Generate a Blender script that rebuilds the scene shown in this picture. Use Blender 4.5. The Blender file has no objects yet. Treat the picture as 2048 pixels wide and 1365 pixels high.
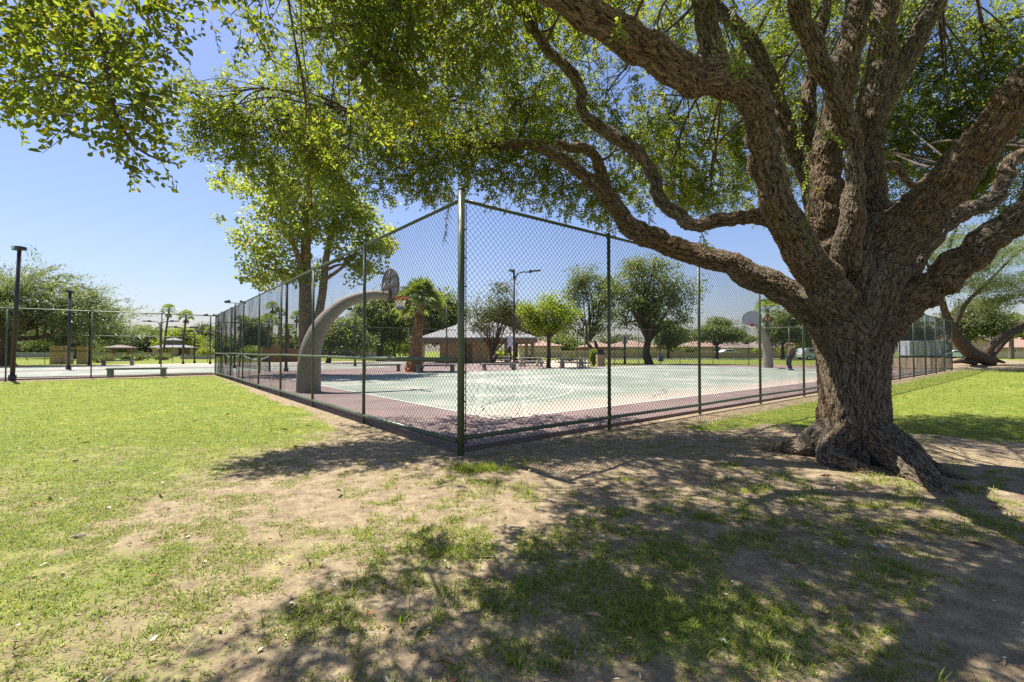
import bpy, bmesh, math, random
import numpy as np
from mathutils import Vector, Matrix

R = math.radians
scene = bpy.context.scene
col = scene.collection
rng = np.random.default_rng(7)
random.seed(7)

# ------------------------------------------------------------------ camera, sky, sun, exposure
EYE, FPX, PITCH = 1.35, 910.0, R(1.23)
cam_d = bpy.data.cameras.new("camera")
cam = bpy.data.objects.new("camera", cam_d)
col.objects.link(cam)
cam.location = (0, 0, EYE)
cam.rotation_euler = (R(90) + PITCH, 0, 0)
cam_d.sensor_width = 36.0
cam_d.lens = 36.0 * FPX / 2048.0
cam_d.clip_start, cam_d.clip_end = 0.05, 2000.0
scene.camera = cam

SHADE = np.array([0.37, -0.33])          # ground offset of a shadow per metre of height
ELEV = math.atan2(1.0, float(np.hypot(*SHADE)))
world = bpy.data.worlds.new("World")
scene.world = world
world.use_nodes = True
wn = world.node_tree
sky = wn.nodes.new("ShaderNodeTexSky")
sky.sky_type = 'NISHITA'
sky.sun_disc = False
sky.sun_elevation = ELEV
sky.sun_rotation = math.atan2(-SHADE[0], -SHADE[1])
sky.altitude = 300.0
sky.air_density = 1.35
sky.dust_density = 1.2
sky.ozone_density = 3.5
tint = wn.nodes.new("ShaderNodeMix")
tint.data_type = 'RGBA'; tint.blend_type = 'MULTIPLY'; tint.inputs[0].default_value = 1.0
tint.inputs[7].default_value = (0.86, 0.84, 1.02, 1.0)         # a slightly purer blue than the model gives
wn.links.new(sky.outputs[0], tint.inputs[6])
wn.links.new(tint.outputs[2], wn.nodes["Background"].inputs[0])
wn.nodes["Background"].inputs[1].default_value = 0.070

sun_d = bpy.data.lights.new("sun", 'SUN')
sun_d.energy = 5.0
sun_d.angle = R(0.4)
sun_d.color = (1.0, 0.95, 0.87)
sun = bpy.data.objects.new("sun", sun_d)
col.objects.link(sun)
sun.rotation_euler = Vector((SHADE[0], SHADE[1], -1.0)).to_track_quat('-Z', 'Y').to_euler()
sun.location = (-20, 20, 60)

vs = scene.view_settings
vs.view_transform = 'Standard'
vs.look = 'None'
vs.gamma = 1.0
vs.exposure = 1.12
scene.cycles.max_bounces = 8
scene.cycles.diffuse_bounces = 3
scene.cycles.transmission_bounces = 4
scene.cycles.use_denoising = False

# ------------------------------------------------------------------ helpers
CT, ST = math.cos(PITCH), math.sin(PITCH)

def W(px, py, Y):
    """world point seen at photograph pixel (px, py) standing at distance Y"""
    xc, yc = (px - 1024) / FPX, (682.5 - py) / FPX
    dy, dz = CT - yc * ST, ST + yc * CT
    s = Y / dy
    return np.array([xc * s, Y, EYE + dz * s])

def G(px, py, z=0.0):
    """ground point under a photograph pixel"""
    xc, yc = (px - 1024) / FPX, (682.5 - py) / FPX
    dy, dz = CT - yc * ST, ST + yc * CT
    s = (z - EYE) / dz
    return np.array([xc * s, dy * s, z])

C0 = np.array([-0.668, 5.96])                       # near corner of the court fence
UU = np.array([0.775, 0.632]); VV = np.array([-0.632, 0.775])
AU = math.atan2(UU[1], UU[0])
def uv(u, v, z=0.0):
    p = C0 + UU * u + VV * v
    return np.array([p[0], p[1], z])

def origin(o):
    t = Vector((0, 0, 0))
    while o is not None:
        t += o.location
        o = o.parent
    return np.array(t)

def tag(o, label=None, cat=None, group=None, kind=None):
    if label: o["label"] = label
    if cat: o["category"] = cat
    if group: o["group"] = group
    if kind: o["kind"] = kind
    return o

def thing(name, label, cat, loc=(0, 0, 0), group=None, rz=0.0):
    o = bpy.data.objects.new(name, None)
    o.empty_display_size = 0.2
    col.objects.link(o)
    o.location = tuple(float(c) for c in loc)
    o.rotation_euler = (0, 0, rz)
    return tag(o, label, cat, group)

def copy_tree(o, parent=None):
    c = o.copy()
    col.objects.link(c)
    c.parent = parent
    for ch in list(o.children):
        copy_tree(ch, c)
    return c

def quads_mesh(name, V, F, mat, parent=None, smooth=False, midx=None):
    """fast mesh from numpy vertices and an (n,k) face array (or list of such arrays)"""
    me = bpy.data.meshes.new(name)
    V = np.asarray(V, dtype=np.float32)
    Fs = F if isinstance(F, list) else [F]
    Fs = [np.asarray(f, dtype=np.int32) for f in Fs if len(f)]
    loops = np.concatenate([f.ravel() for f in Fs])
    tot = np.concatenate([np.full(len(f), f.shape[1], dtype=np.int32) for f in Fs])
    start = np.concatenate([[0], np.cumsum(tot)[:-1]]).astype(np.int32)
    me.vertices.add(len(V)); me.vertices.foreach_set("co", V.ravel())
    me.loops.add(len(loops)); me.loops.foreach_set("vertex_index", loops)
    me.polygons.add(len(tot)); me.polygons.foreach_set("loop_start", start)
    if smooth:
        me.polygons.foreach_set("use_smooth", np.ones(len(tot), dtype=bool))
    mats = mat if isinstance(mat, (list, tuple)) else [mat]
    for m in mats: me.materials.append(m)
    if midx is not None:
        me.polygons.foreach_set("material_index", np.asarray(midx, dtype=np.int32))
    me.update(calc_edges=True)
    me.validate()
    o = bpy.data.objects.new(name, me)
    col.objects.link(o)
    if parent is not None: o.parent = parent
    return o

class MB:
    """collects simple solids, then links them as ONE mesh object"""
    def __init__(self):
        self.v, self.f, self.s = [], [], []
    def add(self, V, F, smooth=False):
        n = len(self.v)
        self.v.extend([tuple(map(float, p)) for p in V])
        for f in F:
            self.f.append([i + n for i in f]); self.s.append(smooth)
        return self
    def box(self, c, s, rz=0.0, taper=1.0, rx=0.0, ry=0.0):
        M = Matrix.Rotation(rz, 3, 'Z') @ Matrix.Rotation(ry, 3, 'Y') @ Matrix.Rotation(rx, 3, 'X')
        V = []
        for dz in (-.5, .5):
            t = taper if dz > 0 else 1.0
            for dx, dy in ((-.5, -.5), (.5, -.5), (.5, .5), (-.5, .5)):
                p = M @ Vector((dx * s[0] * t, dy * s[1] * t, dz * s[2]))
                V.append((p.x + c[0], p.y + c[1], p.z + c[2]))
        return self.add(V, [(3, 2, 1, 0), (4, 5, 6, 7), (0, 1, 5, 4), (1, 2, 6, 5), (2, 3, 7, 6), (3, 0, 4, 7)])
    def tube(self, P, r, n=8, cap=True, sq=1.0):
        P = [Vector(tuple(map(float, p))) for p in P]
        r = [r] * len(P) if np.isscalar(r) else list(r)
        T = []
        for i in range(len(P)):
            a = P[max(i - 1, 0)]; b = P[min(i + 1, len(P) - 1)]
            T.append((b - a).normalized())
        up = Vector((0, 0, 1)) if abs(T[0].z) < .9 else Vector((1, 0, 0))
        nrm = T[0].cross(up).normalized()
        V, F = [], []
        for i, p in enumerate(P):
            nrm = (nrm - T[i] * nrm.dot(T[i])).normalized()
            bi = T[i].cross(nrm)
            for k in range(n):
                a = 2 * math.pi * k / n
                V.append(p + (nrm * math.cos(a) + bi * math.sin(a) * sq) * r[i])
        for i in range(len(P) - 1):
            for k in range(n):
                k2 = (k + 1) % n
                F.append((i * n + k, i * n + k2, (i + 1) * n + k2, (i + 1) * n + k))
        self.add(V, F, True)
        if cap:
            m = len(self.v) - len(V)
            self.f.append([m + k for k in range(n)][::-1]); self.s.append(False)
            self.f.append([m + (len(P) - 1) * n + k for k in range(n)]); self.s.append(False)
        return self
    def prism(self, outline, a, b):
        """outline list of 3D points, extruded from +a to +b (vectors)"""
        a, b = np.array(a, float), np.array(b, float)
        O = [np.array(p, float) for p in outline]
        n = len(O)
        V = [p + a for p in O] + [p + b for p in O]
        F = [list(range(n))[::-1], list(range(n, 2 * n))]
        for k in range(n):
            F.append([k, (k + 1) % n, n + (k + 1) % n, n + k])
        return self.add(V, F)
    def build(self, name, mat, parent=None, world=False, bevel=0.0):
        me = bpy.data.meshes.new(name)
        V = self.v
        if world and parent is not None:
            og = origin(parent)
            V = [(p[0] - og[0], p[1] - og[1], p[2] - og[2]) for p in V]
        me.from_pydata(V, [], self.f)
        me.polygons.foreach_set("use_smooth", self.s)
        bm = bmesh.new(); bm.from_mesh(me)
        bmesh.ops.recalc_face_normals(bm, faces=bm.faces)
        bm.to_mesh(me); bm.free()
        me.materials.append(mat)
        o = bpy.data.objects.new(name, me)
        col.objects.link(o)
        if parent is not None: o.parent = parent
        if bevel:
            b = o.modifiers.new("bevel", 'BEVEL')
            b.width = bevel; b.segments = 2; b.limit_method = 'ANGLE'
        return o

# ------------------------------------------------------------------ materials
def mat_new(name):
    m = bpy.data.materials.new(name)
    m.use_nodes = True
    nt = m.node_tree
    return m, nt, nt.nodes["Principled BSDF"], nt.nodes["Material Output"]

def N(nt, t, **kw):
    n = nt.nodes.new(t)
    for k, v in kw.items():
        setattr(n, k, v)
    return n

def ramp(nt, stops, fac):
    r = N(nt, "ShaderNodeValToRGB")
    e = r.color_ramp.elements
    while len(e) < len(stops): e.new(0.5)
    for i, (p, c) in enumerate(stops):
        e[i].position = p
        e[i].color = (*c, 1) if len(c) == 3 else c
    nt.links.new(fac, r.inputs[0])
    return r

def simple(name, c, rough=0.6, var=0.25, scale=6.0, metal=0.0, bump=0.15, coat=0.0, bscale=None):
    """a surface whose colour wanders with noise and whose relief is a fine bump"""
    m, nt, b, out = mat_new(name)
    tc = N(nt, "ShaderNodeTexCoord")
    nz = N(nt, "ShaderNodeTexNoise"); nz.inputs["Scale"].default_value = scale; nz.inputs["Detail"].default_value = 7
    nt.links.new(tc.outputs["Object"], nz.inputs["Vector"])
    c = np.array(c)
    r = ramp(nt, [(0.25, tuple(c * (1 - var))), (0.75, tuple(np.minimum(c * (1 + var), 1)))], nz.outputs["Fac"])
    nt.links.new(r.outputs[0], b.inputs["Base Color"])
    b.inputs["Roughness"].default_value = rough
    b.inputs["Metallic"].default_value = metal
    b.inputs["Coat Weight"].default_value = coat
    if bump:
        n2 = N(nt, "ShaderNodeTexNoise"); n2.inputs["Scale"].default_value = bscale or scale * 8; n2.inputs["Detail"].default_value = 6
        nt.links.new(tc.outputs["Object"], n2.inputs["Vector"])
        bp = N(nt, "ShaderNodeBump"); bp.inputs["Strength"].default_value = bump; bp.inputs["Distance"].default_value = 0.02
        nt.links.new(n2.outputs["Fac"], bp.inputs["Height"])
        nt.links.new(bp.outputs[0], b.inputs["Normal"])
    return m

def leaf_mat(name, dark, light, trans, tw=0.45, rough=0.45, spec=0.35, yellow=None):
    m, nt, b, out = mat_new(name)
    geo = N(nt, "ShaderNodeNewGeometry")
    stops = [(0.0, dark), (0.9, light)]
    if yellow: stops.append((0.985, yellow))
    r = ramp(nt, stops, geo.outputs["Random Per Island"])
    nt.links.new(r.outputs[0], b.inputs["Base Color"])
    b.inputs["Roughness"].default_value = rough
    b.inputs["Specular IOR Level"].default_value = spec
    tr = N(nt, "ShaderNodeBsdfTranslucent")
    t = np.array(trans)
    tstops = [(0.0, tuple(t * 0.6)), (0.9, tuple(t))]
    if yellow: tstops.append((0.985, (t[0] * 1.3, t[1] * 0.85, t[2])))
    r2 = ramp(nt, tstops, geo.outputs["Random Per Island"])
    nt.links.new(r2.outputs[0], tr.inputs["Color"])
    mx = N(nt, "ShaderNodeMixShader"); mx.inputs[0].default_value = tw
    nt.links.new(b.outputs[0], mx.inputs[1]); nt.links.new(tr.outputs[0], mx.inputs[2])
    nt.links.new(mx.outputs[0], out.inputs["Surface"])
    return m

def bark_mat(name, ridge, furrow, scale=30.0, depth=0.02, use_attr=True, along=0.38):
    m, nt, b, out = mat_new(name)
    if use_attr:
        a = N(nt, "ShaderNodeAttribute"); a.attribute_name = "bark_co"; src = a.outputs["Vector"]
    else:
        tc = N(nt, "ShaderNodeTexCoord"); mp = N(nt, "ShaderNodeMapping")
        mp.inputs["Scale"].default_value = (1, 1, along)
        nt.links.new(tc.outputs["Object"], mp.inputs["Vector"]); src = mp.outputs[0]
    nz = N(nt, "ShaderNodeTexNoise"); nz.inputs["Scale"].default_value = scale * 0.6; nz.inputs["Detail"].default_value = 5
    nt.links.new(src, nz.inputs["Vector"])
    wob = N(nt, "ShaderNodeVectorMath", operation='MULTIPLY_ADD')
    wob.inputs[1].default_value = (3.4 / scale,) * 3
    nt.links.new(nz.outputs["Color"], wob.inputs[0]); nt.links.new(src, wob.inputs[2])
    vo = N(nt, "ShaderNodeTexVoronoi", feature='DISTANCE_TO_EDGE'); vo.inputs["Scale"].default_value = scale
    nt.links.new(wob.outputs[0], vo.inputs["Vector"])
    def fissure(sc, width):
        n_ = N(nt, "ShaderNodeTexNoise"); n_.inputs["Scale"].default_value = sc; n_.inputs["Detail"].default_value = 2.5
        nt.links.new(wob.outputs[0], n_.inputs["Vector"])
        s_ = N(nt, "ShaderNodeMath", operation='SUBTRACT'); s_.inputs[1].default_value = 0.5; nt.links.new(n_.outputs["Fac"], s_.inputs[0])
        a_ = N(nt, "ShaderNodeMath", operation='ABSOLUTE'); nt.links.new(s_.outputs[0], a_.inputs[0])
        m_ = N(nt, "ShaderNodeMapRange"); m_.interpolation_type = 'SMOOTHSTEP'; m_.inputs[1].default_value = 0.0; m_.inputs[2].default_value = width
        nt.links.new(a_.outputs[0], m_.inputs[0]); return m_.outputs[0]
    fa, fb = fissure(scale * 0.62, 0.085), fissure(scale * 1.15, 0.10)
    fab = N(nt, "ShaderNodeMath", operation='MULTIPLY_ADD'); fab.inputs[1].default_value = 0.45
    fam = N(nt, "ShaderNodeMath", operation='MULTIPLY'); fam.inputs[1].default_value = 0.55
    nt.links.new(fa, fam.inputs[0]); nt.links.new(fb, fab.inputs[0]); nt.links.new(fam.outputs[0], fab.inputs[2])
    mr = N(nt, "ShaderNodeMapRange"); mr.interpolation_type = 'SMOOTHSTEP'
    mr.inputs[1].default_value = 0.0; mr.inputs[2].default_value = 0.30
    nt.links.new(vo.outputs["Distance"], mr.inputs[0])
    fine = N(nt, "ShaderNodeTexNoise"); fine.inputs["Scale"].default_value = scale * 3.2; fine.inputs["Detail"].default_value = 8
    fine.inputs["Roughness"].default_value = 0.65
    nt.links.new(src, fine.inputs["Vector"])
    big = N(nt, "ShaderNodeTexNoise"); big.inputs["Scale"].default_value = 2.6; big.inputs["Detail"].default_value = 3
    nt.links.new(src, big.inputs["Vector"])
    h = N(nt, "ShaderNodeMath", operation='MULTIPLY_ADD'); h.inputs[1].default_value = 0.55
    vm = N(nt, "ShaderNodeMath", operation='MULTIPLY'); vm.inputs[1].default_value = 0.30
    nt.links.new(mr.outputs[0], vm.inputs[0])
    hv = N(nt, "ShaderNodeMath", operation='MULTIPLY_ADD'); hv.inputs[1].default_value = 0.70
    nt.links.new(fab.outputs[0], hv.inputs[0]); nt.links.new(vm.outputs[0], hv.inputs[2])
    nt.links.new(fine.outputs["Fac"], h.inputs[0]); nt.links.new(hv.outputs[0], h.inputs[2])
    r = np.array(ridge); f = np.array(furrow)
    cr = ramp(nt, [(0.38, tuple(f)), (0.80, tuple(r * 0.66)), (1.0, tuple(r))], h.outputs[0])
    tint = ramp(nt, [(0.35, (1.0, 1.0, 1.0)), (0.7, (1.18, 0.97, 0.76))], big.outputs["Fac"])
    mx = N(nt, "ShaderNodeMix"); mx.data_type = 'RGBA'; mx.blend_type = 'MULTIPLY'; mx.inputs[0].default_value = 1.0
    nt.links.new(cr.outputs[0], mx.inputs[6]); nt.links.new(tint.outputs[0], mx.inputs[7])
    nt.links.new(mx.outputs[2], b.inputs["Base Color"])
    b.inputs["Roughness"].default_value = 0.9
    b.inputs["Specular IOR Level"].default_value = 0.2
    if use_attr:
        d = N(nt, "ShaderNodeDisplacement"); d.inputs["Midlevel"].default_value = 1.0; d.inputs["Scale"].default_value = depth
        nt.links.new(h.outputs[0], d.inputs["Height"]); nt.links.new(d.outputs[0], out.inputs["Displacement"])
        m.displacement_method = 'BOTH'
    else:
        bp = N(nt, "ShaderNodeBump"); bp.inputs["Strength"].default_value = 0.9; bp.inputs["Distance"].default_value = depth
        nt.links.new(h.outputs[0], bp.inputs["Height"]); nt.links.new(bp.outputs[0], b.inputs["Normal"])
    return m

M = {}
M['green_paint'] = simple("green_paint", (0.082, 0.108, 0.062), 0.42, 0.2, 9, bump=0.05)
M['wire'] = simple("wire", (0.016, 0.028, 0.022), 0.75, 0.1, 3, bump=0)
M['dark_pole'] = simple("dark_pole", (0.045, 0.032, 0.030), 0.5, 0.2, 5, bump=0.05)
M['lamp_dark'] = simple("lamp_dark", (0.03, 0.03, 0.035), 0.4, 0.2, 5, bump=0.0)
M['lens'] = simple("lens", (0.75, 0.76, 0.78), 0.2, 0.05, 3, bump=0)
M['concrete'] = simple("concrete", (0.36, 0.34, 0.29), 0.85, 0.22, 5, bump=0.3)
M['hoop_pole'] = simple("hoop_pole", (0.30, 0.255, 0.20), 0.8, 0.18, 9, bump=0.6, bscale=55)
M['board'] = simple("board", (0.27, 0.285, 0.31), 0.55, 0.12, 4, bump=0.05)
M['board_frame'] = simple("board_frame", (0.16, 0.11, 0.085), 0.6, 0.3, 9, bump=0.1)
M['rim'] = simple("rim", (0.30, 0.05, 0.035), 0.5, 0.2, 9, bump=0.05)
M['net_red'] = simple("net_red", (0.55, 0.06, 0.05), 0.8, 0.1, 9, bump=0)
M['net_blue'] = simple("net_blue", (0.08, 0.10, 0.42), 0.8, 0.1, 9, bump=0)
M['net_white'] = simple("net_white", (0.78, 0.78, 0.78), 0.8, 0.05, 9, bump=0)
M['net_black'] = simple("net_black", (0.03, 0.035, 0.035), 0.8, 0.1, 9, bump=0)
M['white_paint'] = simple("white_paint", (0.60, 0.59, 0.54), 0.8, 0.22, 2.5, bump=0.05)
M['maroon'] = simple("maroon", (0.190, 0.132, 0.116), 0.85, 0.30, 0.7, bump=0.15, bscale=120)
M['tan_paving'] = simple("tan_paving", (0.46, 0.36, 0.27), 0.9, 0.14, 0.6, bump=0.15, bscale=80)
M['asphalt'] = simple("asphalt", (0.12, 0.11, 0.105), 0.9, 0.2, 1.0, bump=0.2, bscale=80)
M['tan_stucco'] = simple("tan_stucco", (0.46, 0.33, 0.205), 0.9, 0.10, 1.2, bump=0.3, bscale=60)
M['pale_stucco'] = simple("pale_stucco", (0.56, 0.44, 0.31), 0.9, 0.10, 1.2, bump=0.3, bscale=60)
M['red_stucco'] = simple("red_stucco", (0.30, 0.14, 0.085), 0.9, 0.15, 1.2, bump=0.3, bscale=60)
M['block_wall'] = simple("block_wall", (0.40, 0.31, 0.225), 0.9, 0.12, 1.0, bump=0.3, bscale=30)
M['fascia'] = simple("fascia", (0.17, 0.135, 0.085), 0.7, 0.15, 3, bump=0.1)
M['glass'] = simple("glass", (0.05, 0.07, 0.09), 0.08, 0.1, 1, bump=0)
M['white_metal'] = simple("white_metal", (0.74, 0.76, 0.78), 0.4, 0.05, 1, bump=0, coat=0.3)
M['silver_car'] = simple("silver_car", (0.48, 0.52, 0.57), 0.3, 0.05, 1, bump=0, coat=0.8)
M['dark_trim'] = simple("dark_trim", (0.025, 0.027, 0.03), 0.5, 0.1, 2, bump=0)
M['tyre'] = simple("tyre", (0.02, 0.02, 0.02), 0.85, 0.1, 9, bump=0.1)
M['red_light'] = simple("red_light", (0.5, 0.03, 0.02), 0.3, 0.1, 9, bump=0)
M['blue_box'] = simple("blue_box", (0.10, 0.15, 0.22), 0.6, 0.1, 4, bump=0.05)
M['sign_white'] = simple("sign_white", (0.62, 0.62, 0.72), 0.5, 0.06, 4, bump=0)
M['skin'] = simple("skin", (0.42, 0.24, 0.165), 0.55, 0.08, 20, bump=0)
M['skin_pale'] = simple("skin_pale", (0.55, 0.36, 0.27), 0.5, 0.06, 20, bump=0)
M['hair'] = simple("hair", (0.035, 0.022, 0.016), 0.6, 0.3, 40, bump=0.3)
M['shirt'] = simple("shirt", (0.14, 0.085, 0.065), 0.85, 0.2, 8, bump=0.2)
M['trousers'] = simple("trousers", (0.025, 0.027, 0.035), 0.85, 0.2, 8, bump=0.2)
M['shoe'] = simple("shoe", (0.05, 0.12, 0.32), 0.6, 0.1, 8, bump=0)
M['orange_cone'] = simple("orange_cone", (0.5, 0.12, 0.04), 0.7, 0.2, 8, bump=0)
M['twig'] = simple("twig", (0.085, 0.06, 0.042), 0.9, 0.25, 12, bump=0.3)
M['bark_far'] = bark_mat("bark_far", (0.15, 0.115, 0.085), (0.06, 0.045, 0.035), 14, 0.04, False)
M['bark_plane'] = bark_mat("bark_plane", (0.34, 0.26, 0.18), (0.12, 0.085, 0.06), 5, 0.03, False, 0.8)
M['bark_oak'] = bark_mat("bark_oak", (0.235, 0.198, 0.150), (0.028, 0.022, 0.017), 38, 0.034, True)
M['palm_trunk'] = simple("palm_trunk", (0.27, 0.145, 0.075), 0.9, 0.4, 10, bump=0.6)
M['palm_boot'] = simple("palm_boot", (0.33, 0.19, 0.10), 0.9, 0.45, 5, bump=0.4)
M['palm_thin'] = simple("palm_thin", (0.14, 0.11, 0.085), 0.9, 0.25, 6, bump=0.4)
M['dead_frond'] = leaf_mat("dead_frond", (0.20, 0.13, 0.06), (0.32, 0.22, 0.11), (0.25, 0.15, 0.06), 0.25)
M['frond'] = leaf_mat("frond", (0.08, 0.12, 0.03), (0.18, 0.225, 0.05), (0.36, 0.45, 0.06), 0.42)
M['oak_leaf'] = leaf_mat("oak_leaf", (0.042, 0.072, 0.018), (0.110, 0.155, 0.040), (0.45, 0.55, 0.042), 0.48, 0.48, 0.25, (0.33, 0.20, 0.03))
M['plane_leaf'] = leaf_mat("plane_leaf", (0.12, 0.165, 0.040), (0.24, 0.29, 0.07), (0.60, 0.68, 0.08), 0.5, 0.5, 0.4, (0.32, 0.20, 0.05))
M['dark_leaf'] = leaf_mat("dark_leaf", (0.065, 0.09, 0.03), (0.155, 0.19, 0.065), (0.32, 0.38, 0.07), 0.45)
M['olive_leaf'] = leaf_mat("olive_leaf", (0.075, 0.090, 0.040), (0.145, 0.160, 0.070), (0.22, 0.25, 0.06), 0.35)
M['lime_leaf'] = leaf_mat("lime_leaf", (0.14, 0.19, 0.020), (0.25, 0.31, 0.035), (0.50, 0.60, 0.045), 0.48)
M['feather_leaf'] = leaf_mat("feather_leaf", (0.085, 0.110, 0.048), (0.165, 0.20, 0.085), (0.30, 0.36, 0.09), 0.42)
M['shrub_leaf'] = leaf_mat("shrub_leaf", (0.06, 0.09, 0.022), (0.14, 0.18, 0.04), (0.25, 0.3, 0.04), 0.35)
M['blade'] = leaf_mat("blade", (0.090, 0.150, 0.018), (0.26, 0.315, 0.042), (0.44, 0.53, 0.045), 0.4, 0.5, 0.3, (0.34, 0.27, 0.10))

def court_green():
    m, nt, b, out = mat_new("court_green")
    tc = N(nt, "ShaderNodeTexCoord")
    n1 = N(nt, "ShaderNodeTexNoise"); n1.inputs["Scale"].default_value = 0.35; n1.inputs["Detail"].default_value = 7
    n2 = N(nt, "ShaderNodeTexNoise"); n2.inputs["Scale"].default_value = 3.0; n2.inputs["Detail"].default_value = 8
    for n in (n1, n2): nt.links.new(tc.outputs["Object"], n.inputs["Vector"])
    r = ramp(nt, [(0.32, (0.165, 0.200, 0.152)), (0.50, (0.220, 0.247, 0.192)), (0.66, (0.36, 0.355, 0.295))], n1.outputs["Fac"])
    r2 = ramp(nt, [(0.3, (0.86, 0.86, 0.86)), (0.7, (1.08, 1.08, 1.06))], n2.outputs["Fac"])
    mx = N(nt, "ShaderNodeMix"); mx.data_type = 'RGBA'; mx.blend_type = 'MULTIPLY'; mx.inputs[0].default_value = 1
    nt.links.new(r.outputs[0], mx.inputs[6]); nt.links.new(r2.outputs[0], mx.inputs[7])
    # worn, dusty band along the near side line: bare pinkish concrete shows through
    sep = N(nt, "ShaderNodeSeparateXYZ"); nt.links.new(tc.outputs["Object"], sep.inputs[0])
    pu = N(nt, "ShaderNodeMath", operation='MULTIPLY'); pu.inputs[1].default_value = float(VV[0])
    pv = N(nt, "ShaderNodeMath", operation='MULTIPLY_ADD'); pv.inputs[1].default_value = float(VV[1])
    nt.links.new(sep.outputs[0], pu.inputs[0]); nt.links.new(sep.outputs[1], pv.inputs[0]); nt.links.new(pu.outputs[0], pv.inputs[2])
    ad = N(nt, "ShaderNodeMath", operation='MULTIPLY_ADD'); ad.inputs[1].default_value = 3.0
    nt.links.new(n1.outputs["Fac"], ad.inputs[0]); nt.links.new(pv.outputs[0], ad.inputs[2])
    base = float(C0 @ VV)
    mr = N(nt, "ShaderNodeMapRange"); mr.inputs[1].default_value = base + 5.2; mr.inputs[2].default_value = base + 3.0
    nt.links.new(ad.outputs[0], mr.inputs[0])
    mx2 = N(nt, "ShaderNodeMix"); mx2.data_type = 'RGBA'
    mx2.inputs[7].default_value = (0.43, 0.33, 0.26, 1)
    nt.links.new(mr.outputs[0], mx2.inputs[0]); nt.links.new(mx.outputs[2], mx2.inputs[6])
    nt.links.new(mx2.outputs[2], b.inputs["Base Color"])
    b.inputs["Roughness"].default_value = 0.85
    return m
M['court_green'] = court_green()

def roof_mat(name, c):
    m, nt, b, out = mat_new(name)
    tc = N(nt, "ShaderNodeTexCoord")
    br = N(nt, "ShaderNodeTexBrick"); br.inputs["Scale"].default_value = 3.0
    c = np.array(c)
    br.inputs["Color1"].default_value = (*c, 1); br.inputs["Color2"].default_value = (*(c * 0.78), 1)
    br.inputs["Mortar"].default_value = (*(c * 0.45), 1); br.inputs["Mortar Size"].default_value = 0.03
    mp = N(nt, "ShaderNodeMapping"); mp.inputs["Rotation"].default_value = (R(35), 0, 0)
    nt.links.new(tc.outputs["Object"], mp.inputs[0]); nt.links.new(mp.outputs[0], br.inputs["Vector"])
    nt.links.new(br.outputs["Color"], b.inputs["Base Color"])
    b.inputs["Roughness"].default_value = 0.85
    return m
M['roof_grey'] = roof_mat("roof_grey", (0.31, 0.30, 0.30))
M['roof_clay'] = roof_mat("roof_clay", (0.40, 0.25, 0.18))
M['roof_brown'] = roof_mat("roof_brown", (0.27, 0.21, 0.17))

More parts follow.
